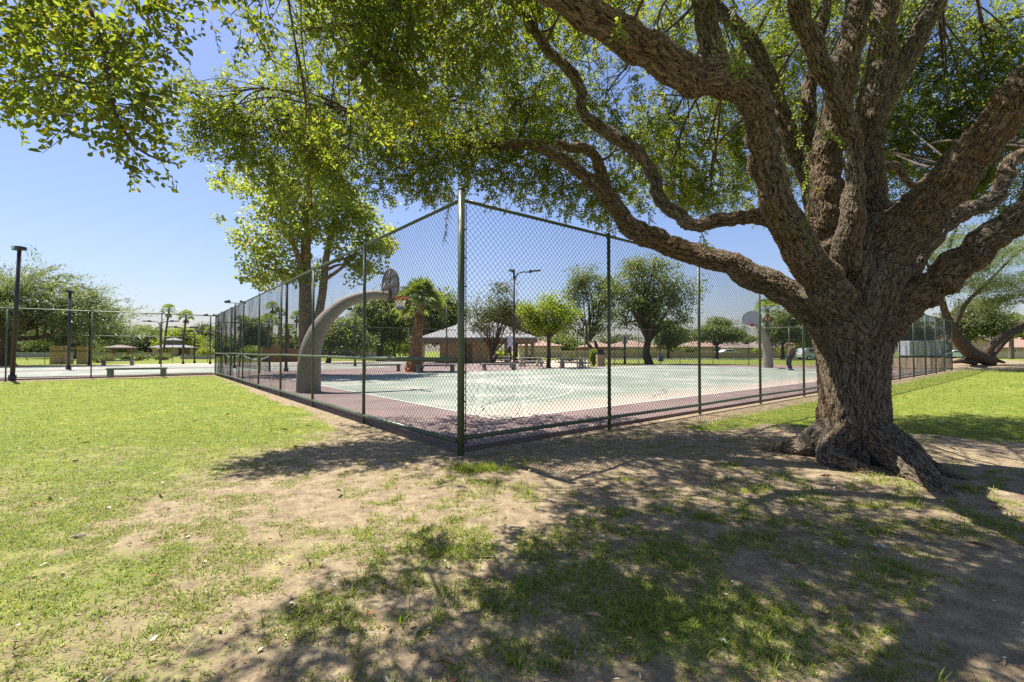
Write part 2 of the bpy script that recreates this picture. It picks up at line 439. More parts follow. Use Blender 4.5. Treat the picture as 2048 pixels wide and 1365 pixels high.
def ground_mat():
    m, nt, b, out = mat_new("ground")
    tc = N(nt, "ShaderNodeTexCoord")
    at = N(nt, "ShaderNodeAttribute"); at.attribute_name = "lawn"
    def noise_(s, d=8, rg=0.6):
        n = N(nt, "ShaderNodeTexNoise"); n.inputs["Scale"].default_value = s; n.inputs["Detail"].default_value = d
        n.inputs["Roughness"].default_value = rg
        nt.links.new(tc.outputs["Object"], n.inputs["Vector"]); return n
    nb, nm, nf = noise_(0.8), noise_(7.0), noise_(60.0, 6)
    dirt = ramp(nt, [(0.3, (0.165, 0.124, 0.076)), (0.5, (0.255, 0.195, 0.121)), (0.72, (0.365, 0.290, 0.186))], nm.outputs["Fac"])
    grain = ramp(nt, [(0.3, (0.62, 0.60, 0.58)), (0.5, (1, 1, 1)), (0.72, (1.25, 1.25, 1.22))], nf.outputs["Fac"])
    d2 = N(nt, "ShaderNodeMix"); d2.data_type = 'RGBA'; d2.blend_type = 'MULTIPLY'; d2.inputs[0].default_value = 1
    nt.links.new(dirt.outputs[0], d2.inputs[6]); nt.links.new(grain.outputs[0], d2.inputs[7])
    lawn = ramp(nt, [(0.28, (0.088, 0.122, 0.017)), (0.5, (0.165, 0.202, 0.030)), (0.72, (0.285, 0.285, 0.085))], nm.outputs["Fac"])
    broad = ramp(nt, [(0.35, (0.82, 0.90, 0.80)), (0.5, (1, 1, 1)), (0.66, (1.28, 1.12, 1.05))], nb.outputs["Fac"])
    l0 = N(nt, "ShaderNodeMix"); l0.data_type = 'RGBA'; l0.blend_type = 'MULTIPLY'; l0.inputs[0].default_value = 1
    nt.links.new(lawn.outputs[0], l0.inputs[6]); nt.links.new(broad.outputs[0], l0.inputs[7])
    l2 = N(nt, "ShaderNodeMix"); l2.data_type = 'RGBA'; l2.blend_type = 'MULTIPLY'; l2.inputs[0].default_value = 1
    nt.links.new(l0.outputs[2], l2.inputs[6]); nt.links.new(grain.outputs[0], l2.inputs[7])
    # ragged edge between turf and soil
    a1 = N(nt, "ShaderNodeMath", operation='MULTIPLY_ADD'); a1.inputs[1].default_value = 1.1
    nt.links.new(nf.outputs["Fac"], a1.inputs[0]); nt.links.new(at.outputs["Fac"], a1.inputs[2])
    a2 = N(nt, "ShaderNodeMath", operation='MULTIPLY_ADD'); a2.inputs[1].default_value = 0.7
    nt.links.new(nm.outputs["Fac"], a2.inputs[0]); nt.links.new(a1.outputs[0], a2.inputs[2])
    mr = N(nt, "ShaderNodeMapRange"); mr.inputs[1].default_value = 1.28; mr.inputs[2].default_value = 1.62
    nt.links.new(a2.outputs[0], mr.inputs[0])
    mx = N(nt, "ShaderNodeMix"); mx.data_type = 'RGBA'
    nt.links.new(mr.outputs[0], mx.inputs[0]); nt.links.new(d2.outputs[2], mx.inputs[6]); nt.links.new(l2.outputs[2], mx.inputs[7])
    nt.links.new(mx.outputs[2], b.inputs["Base Color"])
    b.inputs["Roughness"].default_value = 0.95
    b.inputs["Specular IOR Level"].default_value = 0.15
    bp = N(nt, "ShaderNodeBump"); bp.inputs["Strength"].default_value = 0.8; bp.inputs["Distance"].default_value = 0.03
    hh = N(nt, "ShaderNodeMath", operation='MULTIPLY_ADD'); hh.inputs[1].default_value = 0.5
    nt.links.new(nf.outputs["Fac"], hh.inputs[0]); nt.links.new(nm.outputs["Fac"], hh.inputs[2])
    nt.links.new(hh.outputs[0], bp.inputs["Height"]); nt.links.new(bp.outputs[0], b.inputs["Normal"])
    return m
M['ground'] = ground_mat()

# ------------------------------------------------------------------ value noise for layout
_perm = np.random.default_rng(3).random((256, 256))
def vnoise(x, y, s, ox=0):
    x = np.asarray(x) * s + 37.3 + ox; y = np.asarray(y) * s + 11.7 + ox
    xi, yi = np.floor(x).astype(int), np.floor(y).astype(int)
    fx, fy = x - xi, y - yi
    fx, fy = fx * fx * (3 - 2 * fx), fy * fy * (3 - 2 * fy)
    a = _perm[xi % 256, yi % 256]; b_ = _perm[(xi + 1) % 256, yi % 256]
    c = _perm[xi % 256, (yi + 1) % 256]; d = _perm[(xi + 1) % 256, (yi + 1) % 256]
    return (a * (1 - fx) + b_ * fx) * (1 - fy) + (c * (1 - fx) + d * fx) * fy
def sstep(a, b_, x):
    t = np.clip((x - a) / (b_ - a), 0, 1)
    return t * t * (3 - 2 * t)
def to_uv(x, y):
    dx, dy = x - C0[0], y - C0[1]
    return dx * UU[0] + dy * UU[1], dx * VV[0] + dy * VV[1]

TRUNK = np.array([4.22, 5.62])
def terrain(x, y):
    u, v = to_uv(x, y)
    z = 0.75 * np.exp(-(((x - 37) / 11) ** 2 + ((y - 41) / 9) ** 2))
    out = np.maximum(np.maximum(-u, -v), 0)                    # distance outside the fence
    w = sstep(0.5, 2.0, np.where((u > -1) & (v > -1), out, 9))
    near = np.exp(-((y - 5) / 9) ** 2)
    z = z + w * near * (0.05 * (vnoise(x, y, 0.9) - 0.5) + 0.022 * (vnoise(x, y, 4.0) - 0.5))
    d = np.hypot(x - TRUNK[0], y - TRUNK[1])
    z = z + 0.04 * np.exp(-(d / 1.3) ** 2)
    return z * np.where((u > -0.2) & (v > -0.2) & (u < 38.5) & (v < 44), 0, 1) - 0.012

def lawn_mask(x, y):
    u, v = to_uv(x, y)
    n = vnoise(x, y, 0.8) * 0.6 + vnoise(x, y, 2.3) * 0.4
    m = (n - 0.5)
    left = sstep(-2.0, -4.2, x + 1.9 * m + 0.25 * np.maximum(y - 6.5, 0) - 0.35 * np.maximum(4.0 - y, 0))
    left = left * np.where(y < 6.5, 0.86 + 0.9 * m, 1.0)
    d = np.hypot((x - TRUNK[0] - 0.2) / 1.25, y - TRUNK[1] + 0.3)
    right = sstep(2.1, 3.3, d + 2.0 * m) * sstep(6.6, 7.6, y + 0.22 * (x - 5) + 1.2 * m) * sstep(0.3, 1.0, -v)
    right = np.where(v < 0, right, 0)
    front = np.clip(0.46 + 1.5 * m, 0, 1) * sstep(4.4, 3.0, y + 1.6 * m)
    edge = 0.10 + 0.75 * m
    strip = sstep(0.15, 0.5, -u + 0.6 * m)                      # bare strip along the left fence
    left = np.where(v > 0, left * strip, left)
    near = np.maximum(np.maximum(left, right), np.maximum(front, edge))
    far = (y > 26) | (x > 13)
    bare = sstep(0.1, 0.9, np.where((u > 0) & (u < 39.6) & (v < 20.4), np.where(v > 0, np.where(v > 10, -1, -1), -v), 9) + 0.5 * m)
    res = np.where(far, 1.0 * bare, near)
    mes = np.exp(-(((x - 35) / 9) ** 2 + ((y - 36) / 6) ** 2))     # dust under the mesquite
    res = res * (1 - np.clip(mes * 1.3 + m * 0.8 * (mes > .2), 0, 1))
    band = sstep(1.1, 0.5, np.abs(v - 25.0 - 0.3 * m)) * (u < 0)     # orange dirt along the far left fence
    return np.clip(res * (1 - band), 0, 1)

def axis(lo, hi, step, far, grow=1.25):
    a = list(np.arange(lo, hi, step))
    s, x = step, a[-1]
    while x < far:
        s *= grow; x += s; a.append(x)
    s, x, pre = step, lo, []
    while x > -far:
        s *= grow; x -= s; pre.append(x)
    return np.array(pre[::-1] + a)
xs, ys = axis(-9, 11, 0.07, 900, 1.12), axis(1.2, 15, 0.07, 900, 1.12)
gx, gy = np.meshgrid(xs, ys)
gz = terrain(gx, gy)
nx, ny = len(xs), len(ys)
idx = np.arange(nx * ny).reshape(ny, nx)
F = np.stack([idx[:-1, :-1], idx[:-1, 1:], idx[1:, 1:], idx[1:, :-1]], -1).reshape(-1, 4)
ground = quads_mesh("ground", np.stack([gx, gy, gz], -1).reshape(-1, 3), F, M['ground'], smooth=True)
at = ground.data.attributes.new("lawn", 'FLOAT', 'POINT')
at.data.foreach_set("value", (lawn_mask(gx, gy) * np.where(gy < 7.5, .78, 1.0)).ravel().astype(np.float32))
tag(ground, "tan dirt and sunlit lawn of the park under everything", "ground", kind="structure")

# ------------------------------------------------------------------ paved sheets
def poly_slab(name, pts, z0, z1, mat, label):
    mb = MB(); mb.prism([(p[0], p[1], 0) for p in pts], (0, 0, z0), (0, 0, z1))
    o = mb.build(name, mat)
    return tag(o, label, name.replace('_', ' '), kind="structure")
slab_pts = [uv(0.06, 0.16), uv(38.9, 0.16), uv(38.9, 19.9), uv(22, 19.9), uv(22, 46), uv(-30, 46), uv(-30, 25.75), uv(0.06, 25.75)]
poly_slab("court_slab", slab_pts, -0.08, 0.05, M['maroon'], "faded maroon slab carrying the ball courts")
def uvrect(u0, u1, v0, v1): return [uv(u0, v0), uv(u1, v0), uv(u1, v1), uv(u0, v1)]
poly_slab("court_surface", uvrect(1.95, 33.5, 1.72, 18.6), 0.051, 0.056, M['court_green'], "pale green basketball playing surface inside the fence")
tennis = poly_slab("tennis_surface", uvrect(-21, 12, 28.0, 35.5), 0.051, 0.056, M['court_green'], "pale green tennis surface behind the left fence")
poly_slab("tennis_surface", uvrect(-24, 20, 37.8, 45.0), 0.051, 0.056, M['court_green'], "pale green tennis surface farther back at left")
poly_slab("plaza_paving", [uv(22.1, 46.1), uv(22.1, 20.0), uv(24.5, 20.0), uv(44, 34), uv(30, 52), uv(-24, 54), uv(-24, 46.1)], -0.06, 0.02, M['tan_paving'], "tan paving of the picnic plaza")
poly_slab("parking_lot", [(8, 71, 0), (62, 71, 0), (70, 80, 0), (8, 80, 0)], -0.06, 0.02, M['asphalt'], "grey parking lot behind the white wheel stops")

def court_lines():
    mb = MB()
    z0, z1 = 0.0565, 0.0605
    w = 0.05
    def strip(u0, v0, u1, v1, ww=w):
        a, b_ = uv(u0, v0)[:2], uv(u1, v1)[:2]
        d = (b_ - a) / np.linalg.norm(b_ - a); n = np.array([-d[1], d[0]]) * ww / 2
        mb.prism([(*(a - n), 0), (*(b_ - n), 0), (*(b_ + n), 0), (*(a + n), 0)], (0, 0, z0), (0, 0, z1))
    def arc(uc, vc, r, a0, a1, n=30):
        a = np.linspace(a0, a1, n)
        pin = [uv(uc + (r - w / 2) * math.cos(t), vc + (r - w / 2) * math.sin(t), 0) for t in a]
        pout = [uv(uc + (r + w / 2) * math.cos(t), vc + (r + w / 2) * math.sin(t), 0) for t in a]
        for i in range(n - 1):
            mb.prism([pin[i], pout[i], pout[i + 1], pin[i + 1]], (0, 0, z0), (0, 0, z1))
    strip(2.0, 1.75, 2.0, 18.55); strip(33.45, 1.75, 33.45, 18.55)
    strip(2.05, 1.78, 33.4, 1.78); strip(2.05, 18.52, 33.4, 18.52)
    strip(17.7, 1.83, 17.7, 18.47)
    for s, ub in ((1, 2.05), (-1, 33.4)):
        strip(ub, 8.3, ub + s * 5.8, 8.3); strip(ub, 11.9, ub + s * 5.8, 11.9)
        strip(ub + s * 5.82, 8.3, ub + s * 5.82, 11.9)
        a0 = -math.pi / 2 if s > 0 else math.pi / 2
        arc(ub + s * 5.9, 10.1, 1.8, a0, a0 + math.pi)
        arc(ub + s * 1.6, 10.1, 6.3, a0, a0 + math.pi, 50)
    arc(17.7, 10.1, 1.8, 0.03, 2 * math.pi - 0.03, 50)
    o = mb.build("court_lines", M['white_paint'])
    tag(o, "white painted lines of the basketball court", "court lines", kind="structure")
    mb = MB()
    for v0, v1, u0, u1 in ((28.4, 35.2, -13, 11.8), (38.2, 44.6, -13, 11.8)):
        for vv in (v0, v1): strip(u0, vv, u1, vv, 0.08)
        for uu_ in (u0, u1): strip(uu_, v0 + .1, uu_, v1 - .1, 0.08)
        for uu_ in (-7, 6): strip(uu_, v0 + .9, uu_, v1 - .9, 0.08)
        strip(-6.9, (v0 + v1) / 2, 5.9, (v0 + v1) / 2, 0.08)
    o = mb.build("tennis_lines", M['white_paint'])
    tag(o, "white painted lines of the tennis courts", "court lines", kind="structure")
court_lines()

def crack_lines():
    r_ = random.Random(4)
    mb = MB()
    for (u0, v0, du, dv, n) in ((2.4, 3.0, 0.9, 1.2, 26), (4.8, 3.2, 0.5, 1.3, 30), (7.5, 2.2, 1.2, 0.4, 20), (10, 6, 0.3, 1.2, 24)):
        u, v = u0, v0
        for i in range(n):
            u2, v2 = u + du * r_.uniform(-.05, .35), v + dv * r_.uniform(-.05, .35)
            a, b_ = uv(u, v)[:2], uv(u2, v2)[:2]
            L = np.linalg.norm(b_ - a)
            if L > 1e-3:
                d = (b_ - a) / L; nn = np.array([-d[1], d[0]]) * r_.uniform(.008, .02)
                mb.prism([(*(a - nn), 0), (*(b_ - nn), 0), (*(b_ + nn), 0), (*(a + nn), 0)], (0, 0, .0564 + .0001 * (i % 3)), (0, 0, .0572 + .0001 * (i % 3)))
            u, v = u2, v2
            if v > 17 or u > 16: break
    o = mb.build("court_cracks", M['dark_trim'])
    tag(o, "thin dark cracks running over the court surface", "cracks", kind="structure")
crack_lines()

# ------------------------------------------------------------------ the big shade tree
def px_branch(pts):
    """[(px, py, distance, radius in photo pixels)] -> (points, radii in metres)"""
    P = [W(p[0], p[1], p[2]) for p in pts]
    r = [p[3] * p[2] / FPX for p in pts]
    return P, r

def smooth_path(P, r, k=4):
    """Catmull-Rom resample"""
    P = [np.array(p, float) for p in P]
    Q, rr = [], []
    for i in range(len(P) - 1):
        p0 = P[max(i - 1, 0)]; p1 = P[i]; p2 = P[i + 1]; p3 = P[min(i + 2, len(P) - 1)]
        for j in range(k):
            t = j / k
            Q.append(0.5 * ((2 * p1) + (-p0 + p2) * t + (2 * p0 - 5 * p1 + 4 * p2 - p3) * t * t + (-p0 + 3 * p1 - 3 * p2 + p3) * t ** 3))
            rr.append(r[i] * (1 - t) + r[i + 1] * t)
    Q.append(P[-1]); rr.append(r[-1])
    return Q, rr

OAK = {}
def ob(name, pts):
    P, r = px_branch(pts)
    if name != 'trunk': r = [q * (.80 if i > 1 else .92) for i, q in enumerate(r)]
    OAK[name] = smooth_path(P, r)
# trunk, with the roots as extra limbs
TX, TY = TRUNK
trunk_pts = [(1712, 1000, 5.62, 68), (1711, 940, 5.62, 62), (1709, 880, 5.62, 61), (1707, 800, 5.62, 59), (1706, 730, 5.62, 61), (1706, 670, 5.62, 68), (1712, 620, 5.62, 78), (1722, 560, 5.65, 82), (1725, 500, 5.7, 75), (1720, 450, 5.75, 58)]
ob('trunk', trunk_pts)
ob('low_limb', [(1702, 720, 5.6, 46), (1668, 660, 5.55, 42), (1600, 600, 5.6, 37), (1520, 558, 5.8, 34), (1440, 522, 6.0, 29), (1350, 496, 6.3, 27), (1288, 470, 6.5, 26), (1255, 448, 6.6, 24), (1232, 415, 6.75, 21), (1205, 380, 6.9, 18), (1150, 338, 7.1, 16), (1090, 300, 7.3, 14), (1045, 289, 7.4, 13), (985, 292, 7.5, 11), (905, 278, 7.6, 10), (830, 252, 7.7, 8), (740, 228, 7.8, 6), (660, 215, 7.9, 4)])
ob('stub', [(1212, 385, 6.95, 15), (1204, 350, 6.95, 14), (1190, 315, 6.95, 13), (1168, 298, 6.9, 12), (1135, 294, 6.9, 12), (1110, 285, 6.9, 7)])
ob('left_stem', [(1704, 700, 5.5, 50), (1672, 615, 5.35, 48), (1630, 545, 5.2, 43), (1590, 480, 5.0, 43), (1553, 410, 4.8, 38), (1533, 330, 4.6, 35), (1522, 255, 4.4, 34), (1508, 195, 4.2, 39), (1465, 162, 4.1, 44), (1395, 158, 4.0, 46), (1300, 100, 3.8, 44), (1200, 42, 3.6, 40), (1090, -25, 3.4, 37), (940, -120, 3.2, 32), (700, -240, 3.0, 24), (420, -280, 2.8, 14)])
ob('side_limb', [(1565, 440, 4.95, 26), (1530, 432, 5.0, 19), (1490, 434, 5.1, 18), (1440, 440, 5.2, 18), (1385, 450, 5.3, 18), (1345, 422, 5.4, 17), (1318, 395, 5.5, 17), (1305, 350, 5.6, 16), (1270, 302, 5.7, 16), (1205, 258, 5.8, 15), (1165, 228, 5.9, 14), (1163, 185, 5.9, 13), (1145, 150, 6.0, 13), (1105, 110, 6.1, 12), (1070, 65, 6.2, 11), (1035, 10, 6.3, 11), (990, -60, 6.4, 10), (930, -160, 6.5, 6)])
ob('up_from_bend', [(1445, 170, 4.15, 34), (1428, 110, 4.3, 27), (1412, 40, 4.4, 26), (1395, -60, 4.5, 24), (1370, -200, 4.6, 18)])
ob('center_stem', [(1690, 560, 5.6, 56), (1662, 470, 5.6, 48), (1648, 380, 5.6, 38), (1655, 300, 5.6, 35), (1672, 220, 5.6, 31), (1690, 140, 5.6, 31), (1706, 70, 5.65, 30), (1722, -10, 5.7, 28), (1740, -120, 5.8, 22), (1750, -260, 5.9, 14)])
ob('front_stem', [(1690, 540, 5.35, 30), (1700, 450, 5.2, 24), (1708, 352, 5.15, 20), (1706, 280, 5.15, 20), (1682, 228, 5.1, 22), (1655, 155, 5.0, 23), (1626, 90, 4.9, 25), (1602, 25, 4.8, 24), (1590, -60, 4.7, 20), (1570, -180, 4.6, 14)])
ob('right_stem', [(1745, 540, 5.8, 55), (1745, 450, 5.9, 44), (1735, 360, 5.95, 33), (1735, 280, 6.0, 31), (1745, 210, 6.0, 36), (1762, 130, 6.05, 33), (1768, 50, 6.1, 27), (1775, -50, 6.2, 24), (1790, -200, 6.3, 15)])
ob('right_fork', [(1752, 225, 6.0, 26), (1788, 160, 6.05, 25), (1820, 105, 6.1, 23), (1850, 48, 6.15, 22), (1890, -20, 6.2, 20), (1950, -130, 6.3, 13)])
ob('back_stem', [(1665, 460, 6.1, 42), (1625, 360, 6.2, 30), (1590, 290, 6.3, 25), (1562, 230, 6.4, 22), (1545, 175, 6.5, 20), (1518, 110, 6.6, 19), (1480, 55, 6.7, 17), (1432, 15, 6.8, 15), (1380, -50, 6.9, 11)])
ob('dark_stem', [(1640, 370, 6.2, 20), (1622, 290, 6.2, 17), (1618, 200, 6.25, 16), (1630, 120, 6.3, 14), (1650, 30, 6.4, 12), (1660, -60, 6.5, 8)])
ob('right_big', [(1745, 530, 5.5, 62), (1800, 465, 5.35, 56), (1855, 410, 5.2, 52), (1920, 335, 5.0, 48), (1985, 258, 4.8, 46), (2045, 180, 4.6, 43), (2110, 95, 4.45, 38), (2200, -20, 4.3, 28), (2330, -160, 4.1, 16)])
ob('right_low', [(1718, 690, 5.55, 50), (1770, 640, 5.4, 46), (1835, 596, 5.2, 40), (1900, 548, 5.0, 39), (1970, 490, 4.8, 37), (2040, 430, 4.6, 35), (2120, 365, 4.4, 31), (2260, 270, 4.2, 24), (2430, 160, 4.0, 13)])
ob('right_dark', [(1770, 600, 5.9, 40), (1822, 520, 6.0, 27), (1870, 465, 6.1, 24), (1925, 428, 6.2, 21), (1985, 397, 6.3, 19), (2008, 360, 6.35, 17), (2020, 325, 6.4, 17), (2060, 305, 6.45, 15), (2140, 290, 6.5, 10)])
ob('curl', [(1735, 345, 6.1, 13), (1760, 333, 6.3, 10), (1792, 332, 6.5, 10), (1808, 355, 6.6, 9), (1830, 372, 6.7, 9), (1860, 350, 6.8, 7), (1895, 325, 7.0, 5)])
def root(pts):
    P = [np.array(p[:3], float) for p in pts]; return smooth_path(P, [p[3] for p in pts])
OAK['root_front'] = root([(TX + .05, TY - .15, .46, .22), (TX + .07, TY - .42, .25, .20), (4.25, 4.90, .14, .165), (4.15, 4.52, .04, .115), (4.05, 4.18, -.05, .05)])
OAK['root_right'] = root([(TX + .15, TY, .38, .22), (TX + .36, TY - .22, .24, .16), (4.60, 5.12, .08, .11), (4.62, 4.84, .02, .075), (4.78, 4.60, -.06, .04)])
OAK['root_middle'] = root([(TX - .18, TY - .12, .36, .22), (TX - .42, TY - .20, .17, .17), (3.70, 5.26, .07, .13), (3.84, 5.0, .02, .09), (3.95, 4.85, -.08, .04)])
OAK['root_left'] = root([(TX - .15, TY, .42, .24), (TX - .42, TY + .12, .20, .18), (3.64, 5.92, .08, .14), (3.42, 6.12, .0, .08), (3.2, 6.3, -.08, .04)])
OAK['root_back'] = root([(TX, TY + .1, .5, .36), (TX + .1, TY + .5, .18, .24), (TX + .2, TY + .9, -.03, .12), (TX + .3, TY + 1.2, -.1, .05)])
# gnarl the limbs a little
_g = np.random.default_rng(21)
for k, (P, r) in OAK.items():
    if k.startswith('root') or k == 'trunk': continue
    for i in range(2, len(P) - 1):
        P[i] = P[i] + _g.normal(0, 0.10, 3) * r[i]
        r[i] = r[i] * (1 + _g.normal(0, 0.045))

def build_oak_trunk(parent):
    mb = MB()
    for k, (P, r) in OAK.items():
        mb.tube(P, r, 18 if r[0] > .1 else 12)
        for q, rr in ((P[0], r[0]), (P[-1], r[-1])):
            pass
    tmp = mb.build("tmp", M['bark_oak'])
    rm = tmp.modifiers.new("r", 'REMESH'); rm.mode = 'VOXEL'; rm.voxel_size = 0.0135; rm.adaptivity = 0.0
    sm = tmp.modifiers.new("s", 'SMOOTH'); sm.factor = 0.5; sm.iterations = 5
    dg = bpy.context.evaluated_depsgraph_get()
    me = bpy.data.meshes.new_from_object(tmp.evaluated_get(dg))
    bpy.data.objects.remove(tmp)
    n = len(me.vertices)
    co = np.empty(n * 3, np.float32); me.vertices.foreach_get("co", co); co = co.reshape(-1, 3)
    # axis frame of the nearest limb for every vertex
    A, B, RA, N1, S0, OFF = [], [], [], [], [], []
    for bi, (P, r) in enumerate(OAK.values()):
        nrm, s = None, 0.0
        for i in range(len(P) - 1):
            t = P[i + 1] - P[i]; L = np.linalg.norm(t); t = t / L
            if nrm is None:
                up = np.array([0, 0, 1.0]) if abs(t[2]) < .9 else np.array([1.0, 0, 0])
                nrm = np.cross(t, up)
            nrm = nrm - t * nrm.dot(t); nrm /= np.linalg.norm(nrm)
            A.append(P[i]); B.append(P[i + 1]); RA.append((r[i] + r[i + 1]) / 2); N1.append(nrm); S0.append(s); OFF.append(bi * 1.7)
            s += L
    A, B, RA, N1, S0, OFF = map(np.array, (A, B, RA, N1, S0, OFF))
    D = B - A; LL = (D ** 2).sum(1); T = D / np.sqrt(LL)[:, None]; N2 = np.cross(T, N1)
    out = np.empty((n, 3), np.float32)
    lump = np.empty(n, np.float32)
    for a in range(0, n, 20000):
        c = co[a:a + 20000].astype(float)
        d = c[:, None, :] - A[None]
        t = np.clip((d * D[None]).sum(2) / LL[None], 0, 1)
        e = np.linalg.norm(d - t[..., None] * D[None], axis=2) / RA[None]
        j = e.argmin(1); ii = np.arange(len(c))
        dj = d[ii, j]
        along = (dj * T[j]).sum(1) + S0[j]
        out[a:a + 20000] = np.stack([(dj * N1[j]).sum(1) + OFF[j], (dj * N2[j]).sum(1), along * 0.20], 1)
    me.attributes.new("bark_co", 'FLOAT_VECTOR', 'POINT').data.foreach_set("vector", out.ravel())
    # broad lumps and flutes in the wood
    nr = np.empty(n * 3, np.float32); me.vertices.foreach_get("normal", nr); nr = nr.reshape(-1, 3)
    from mathutils import noise as mn
    lump = np.array([mn.noise((p[0] * 5, p[1] * 5, p[2] * 2.5)) + .5 * mn.noise((p[0] * 13, p[1] * 13, p[2] * 6)) for p in co.tolist()], np.float32)
    co2 = co + nr * (lump * 0.012)[:, None]
    me.vertices.foreach_set("co", co2.ravel())
    me.polygons.foreach_set("use_smooth", np.ones(len(me.polygons), bool))
    me.materials.clear(); me.materials.append(M['bark_oak'])
    me.update(); me.name = "trunk"
    o = bpy.data.objects.new("trunk", me); col.objects.link(o); o.parent = parent
    og = origin(parent); o.location = tuple(-og)
    return o

# ---- leaves -------------------------------------------------------
def spray_variants(nv, nl, length, leaf_l, leaf_w, seed, fold=0.25, droop=0.15):
    """twigs along +X with leaves; returns list of (V, quads, materials)"""
    g = np.random.default_rng(seed)
    res = []
    for _ in range(nv):
        V, F, mi = [], [], []
        # twig: 3 sided
        bend = g.normal(0, .12, 2)
        def axis_p(t): return np.array([t * length, bend[0] * length * t * t, bend[1] * length * t * t - droop * length * t * t])
        tr = 0.0022 * (leaf_l / 0.05)
        ts = [0, .5, 1]
        for t in ts:
            p = axis_p(t)
            for k in range(3):
                a = k * 2.094
                V.append(p + np.array([0, math.cos(a), math.sin(a)]) * tr * (1 - .6 * t))
        for i in range(2):
            for k in range(3):
                F.append([i * 3 + k, i * 3 + (k + 1) % 3, (i + 1) * 3 + (k + 1) % 3, (i + 1) * 3 + k]); mi.append(1)
        for j in range(nl):
            t = 0.12 + .9 * (j + g.random() * .6) / nl
            p = axis_p(min(t, 1))
            side = 1 if j % 2 else -1
            az = side * g.uniform(.5, 1.25)
            if t > .95: az = g.normal(0, .3)
            el = g.normal(0.1, .45)
            d = np.array([math.cos(az) * math.cos(el), math.sin(az) * math.cos(el), math.sin(el)])
            upv = np.array([g.normal(0, .45), g.normal(0, .45), 1.0])
            s_ = np.cross(upv, d); s_ /= np.linalg.norm(s_)
            n_ = np.cross(d, s_)
            L = leaf_l * g.uniform(.65, 1.15); w = leaf_w * g.uniform(.75, 1.15)
            b0 = len(V)
            curl = g.normal(0, .12) * L
            V += [p + d * .08 * L, p + d * .35 * L + s_ * w * .46 + n_ * fold * w, p + d * .72 * L + s_ * w * .42 + n_ * (fold * w + curl * .5),
                  p + d * L + n_ * curl, p + d * .72 * L - s_ * w * .42 + n_ * (fold * w + curl * .5), p + d * .35 * L - s_ * w * .46 + n_ * fold * w]
            F += [[b0, b0 + 1, b0 + 2, b0 + 3], [b0, b0 + 3, b0 + 4, b0 + 5]]; mi += [0, 0]
        res.append((np.array(V), np.array(F), np.array(mi)))
    return res

def scatter(variants, P, D, roll, S, g):
    """instances of the spray variants baked into arrays"""
    P, D, S = np.asarray(P, float), np.asarray(D, float), np.asarray(S, float)
    D = D / np.linalg.norm(D, axis=1, keepdims=True)
    up = np.tile([0, 0, 1.0], (len(P), 1)); up[np.abs(D[:, 2]) > .93] = [1, 0, 0]
    s_ = np.cross(up, D); s_ /= np.linalg.norm(s_, axis=1, keepdims=True)
    n_ = np.cross(D, s_)
    c, sn = np.cos(roll)[:, None], np.sin(roll)[:, None]
    s2 = s_ * c + n_ * sn; n2 = -s_ * sn + n_ * c
    vi = g.integers(0, len(variants), len(P))
    VV_, FF, MM, off = [], [], [], 0
    for k, (V, F, mi) in enumerate(variants):
        sel = np.where(vi == k)[0]
        if not len(sel): continue
        X = (V[None, :, 0, None] * D[sel][:, None] + V[None, :, 1, None] * s2[sel][:, None] + V[None, :, 2, None] * n2[sel][:, None]) * S[sel][:, None, None] + P[sel][:, None]
        VV_.append(X.reshape(-1, 3))
        FF.append((F[None] + (np.arange(len(sel)) * len(V))[:, None, None]).reshape(-1, 4) + off)
        MM.append(np.tile(mi, len(sel)))
        off += len(sel) * len(V)
    return np.concatenate(VV_), np.concatenate(FF), np.concatenate(MM)

# foliage pads of the crown: photograph place, distance, half sizes in photo pixels, depth in metres, twigs, twig size
PADS = []
def pad(px, py, Y, rx, ry, dep=.5, n=100, size=1.0, droop=0.0):
    PADS.append((W(px, py, Y), rx * Y / FPX, dep, ry * Y / FPX, n, size, droop))
# low branches right over the camera, top left
for a in ((35, 50, 2.5, 95, 70, .3, 60), (60, 160, 2.5, 75, 45, .25, 34), (-30, 130, 2.6, 60, 90, .3, 30), (150, 60, 2.5, 90, 75, .3, 56), (190, 150, 2.4, 75, 70, .25, 48), (215, 235, 2.35, 50, 40, .15, 20),
          (255, 290, 2.3, 40, 18, .1, 8), (300, 50, 2.5, 75, 60, .3, 40), (430, 0, 2.7, 60, 30, .3, 22), (300, 195, 2.3, 22, 35, .1, 6), (305, 318, 2.3, 35, 10, .06, 5)):
    pad(*a, size=1.0)
# middle distance
for a in ((540, 40, 3.6, 70, 70, .4, 95), (660, 60, 3.7, 95, 90, .45, 150), (800, 50, 3.9, 95, 90, .5, 150), (930, 60, 4.1, 80, 90, .5, 110), (555, 140, 3.7, 48, 60, .35, 50), (620, 190, 3.9, 85, 75, .4, 110),
          (740, 190, 4.1, 80, 80, .45, 95), (610, 270, 4.2, 60, 40, .3, 26), (850, 160, 4.3, 70, 70, .4, 60), (490, 20, 3.5, 35, 34, .3, 24)):
    pad(*a, size=1.0)
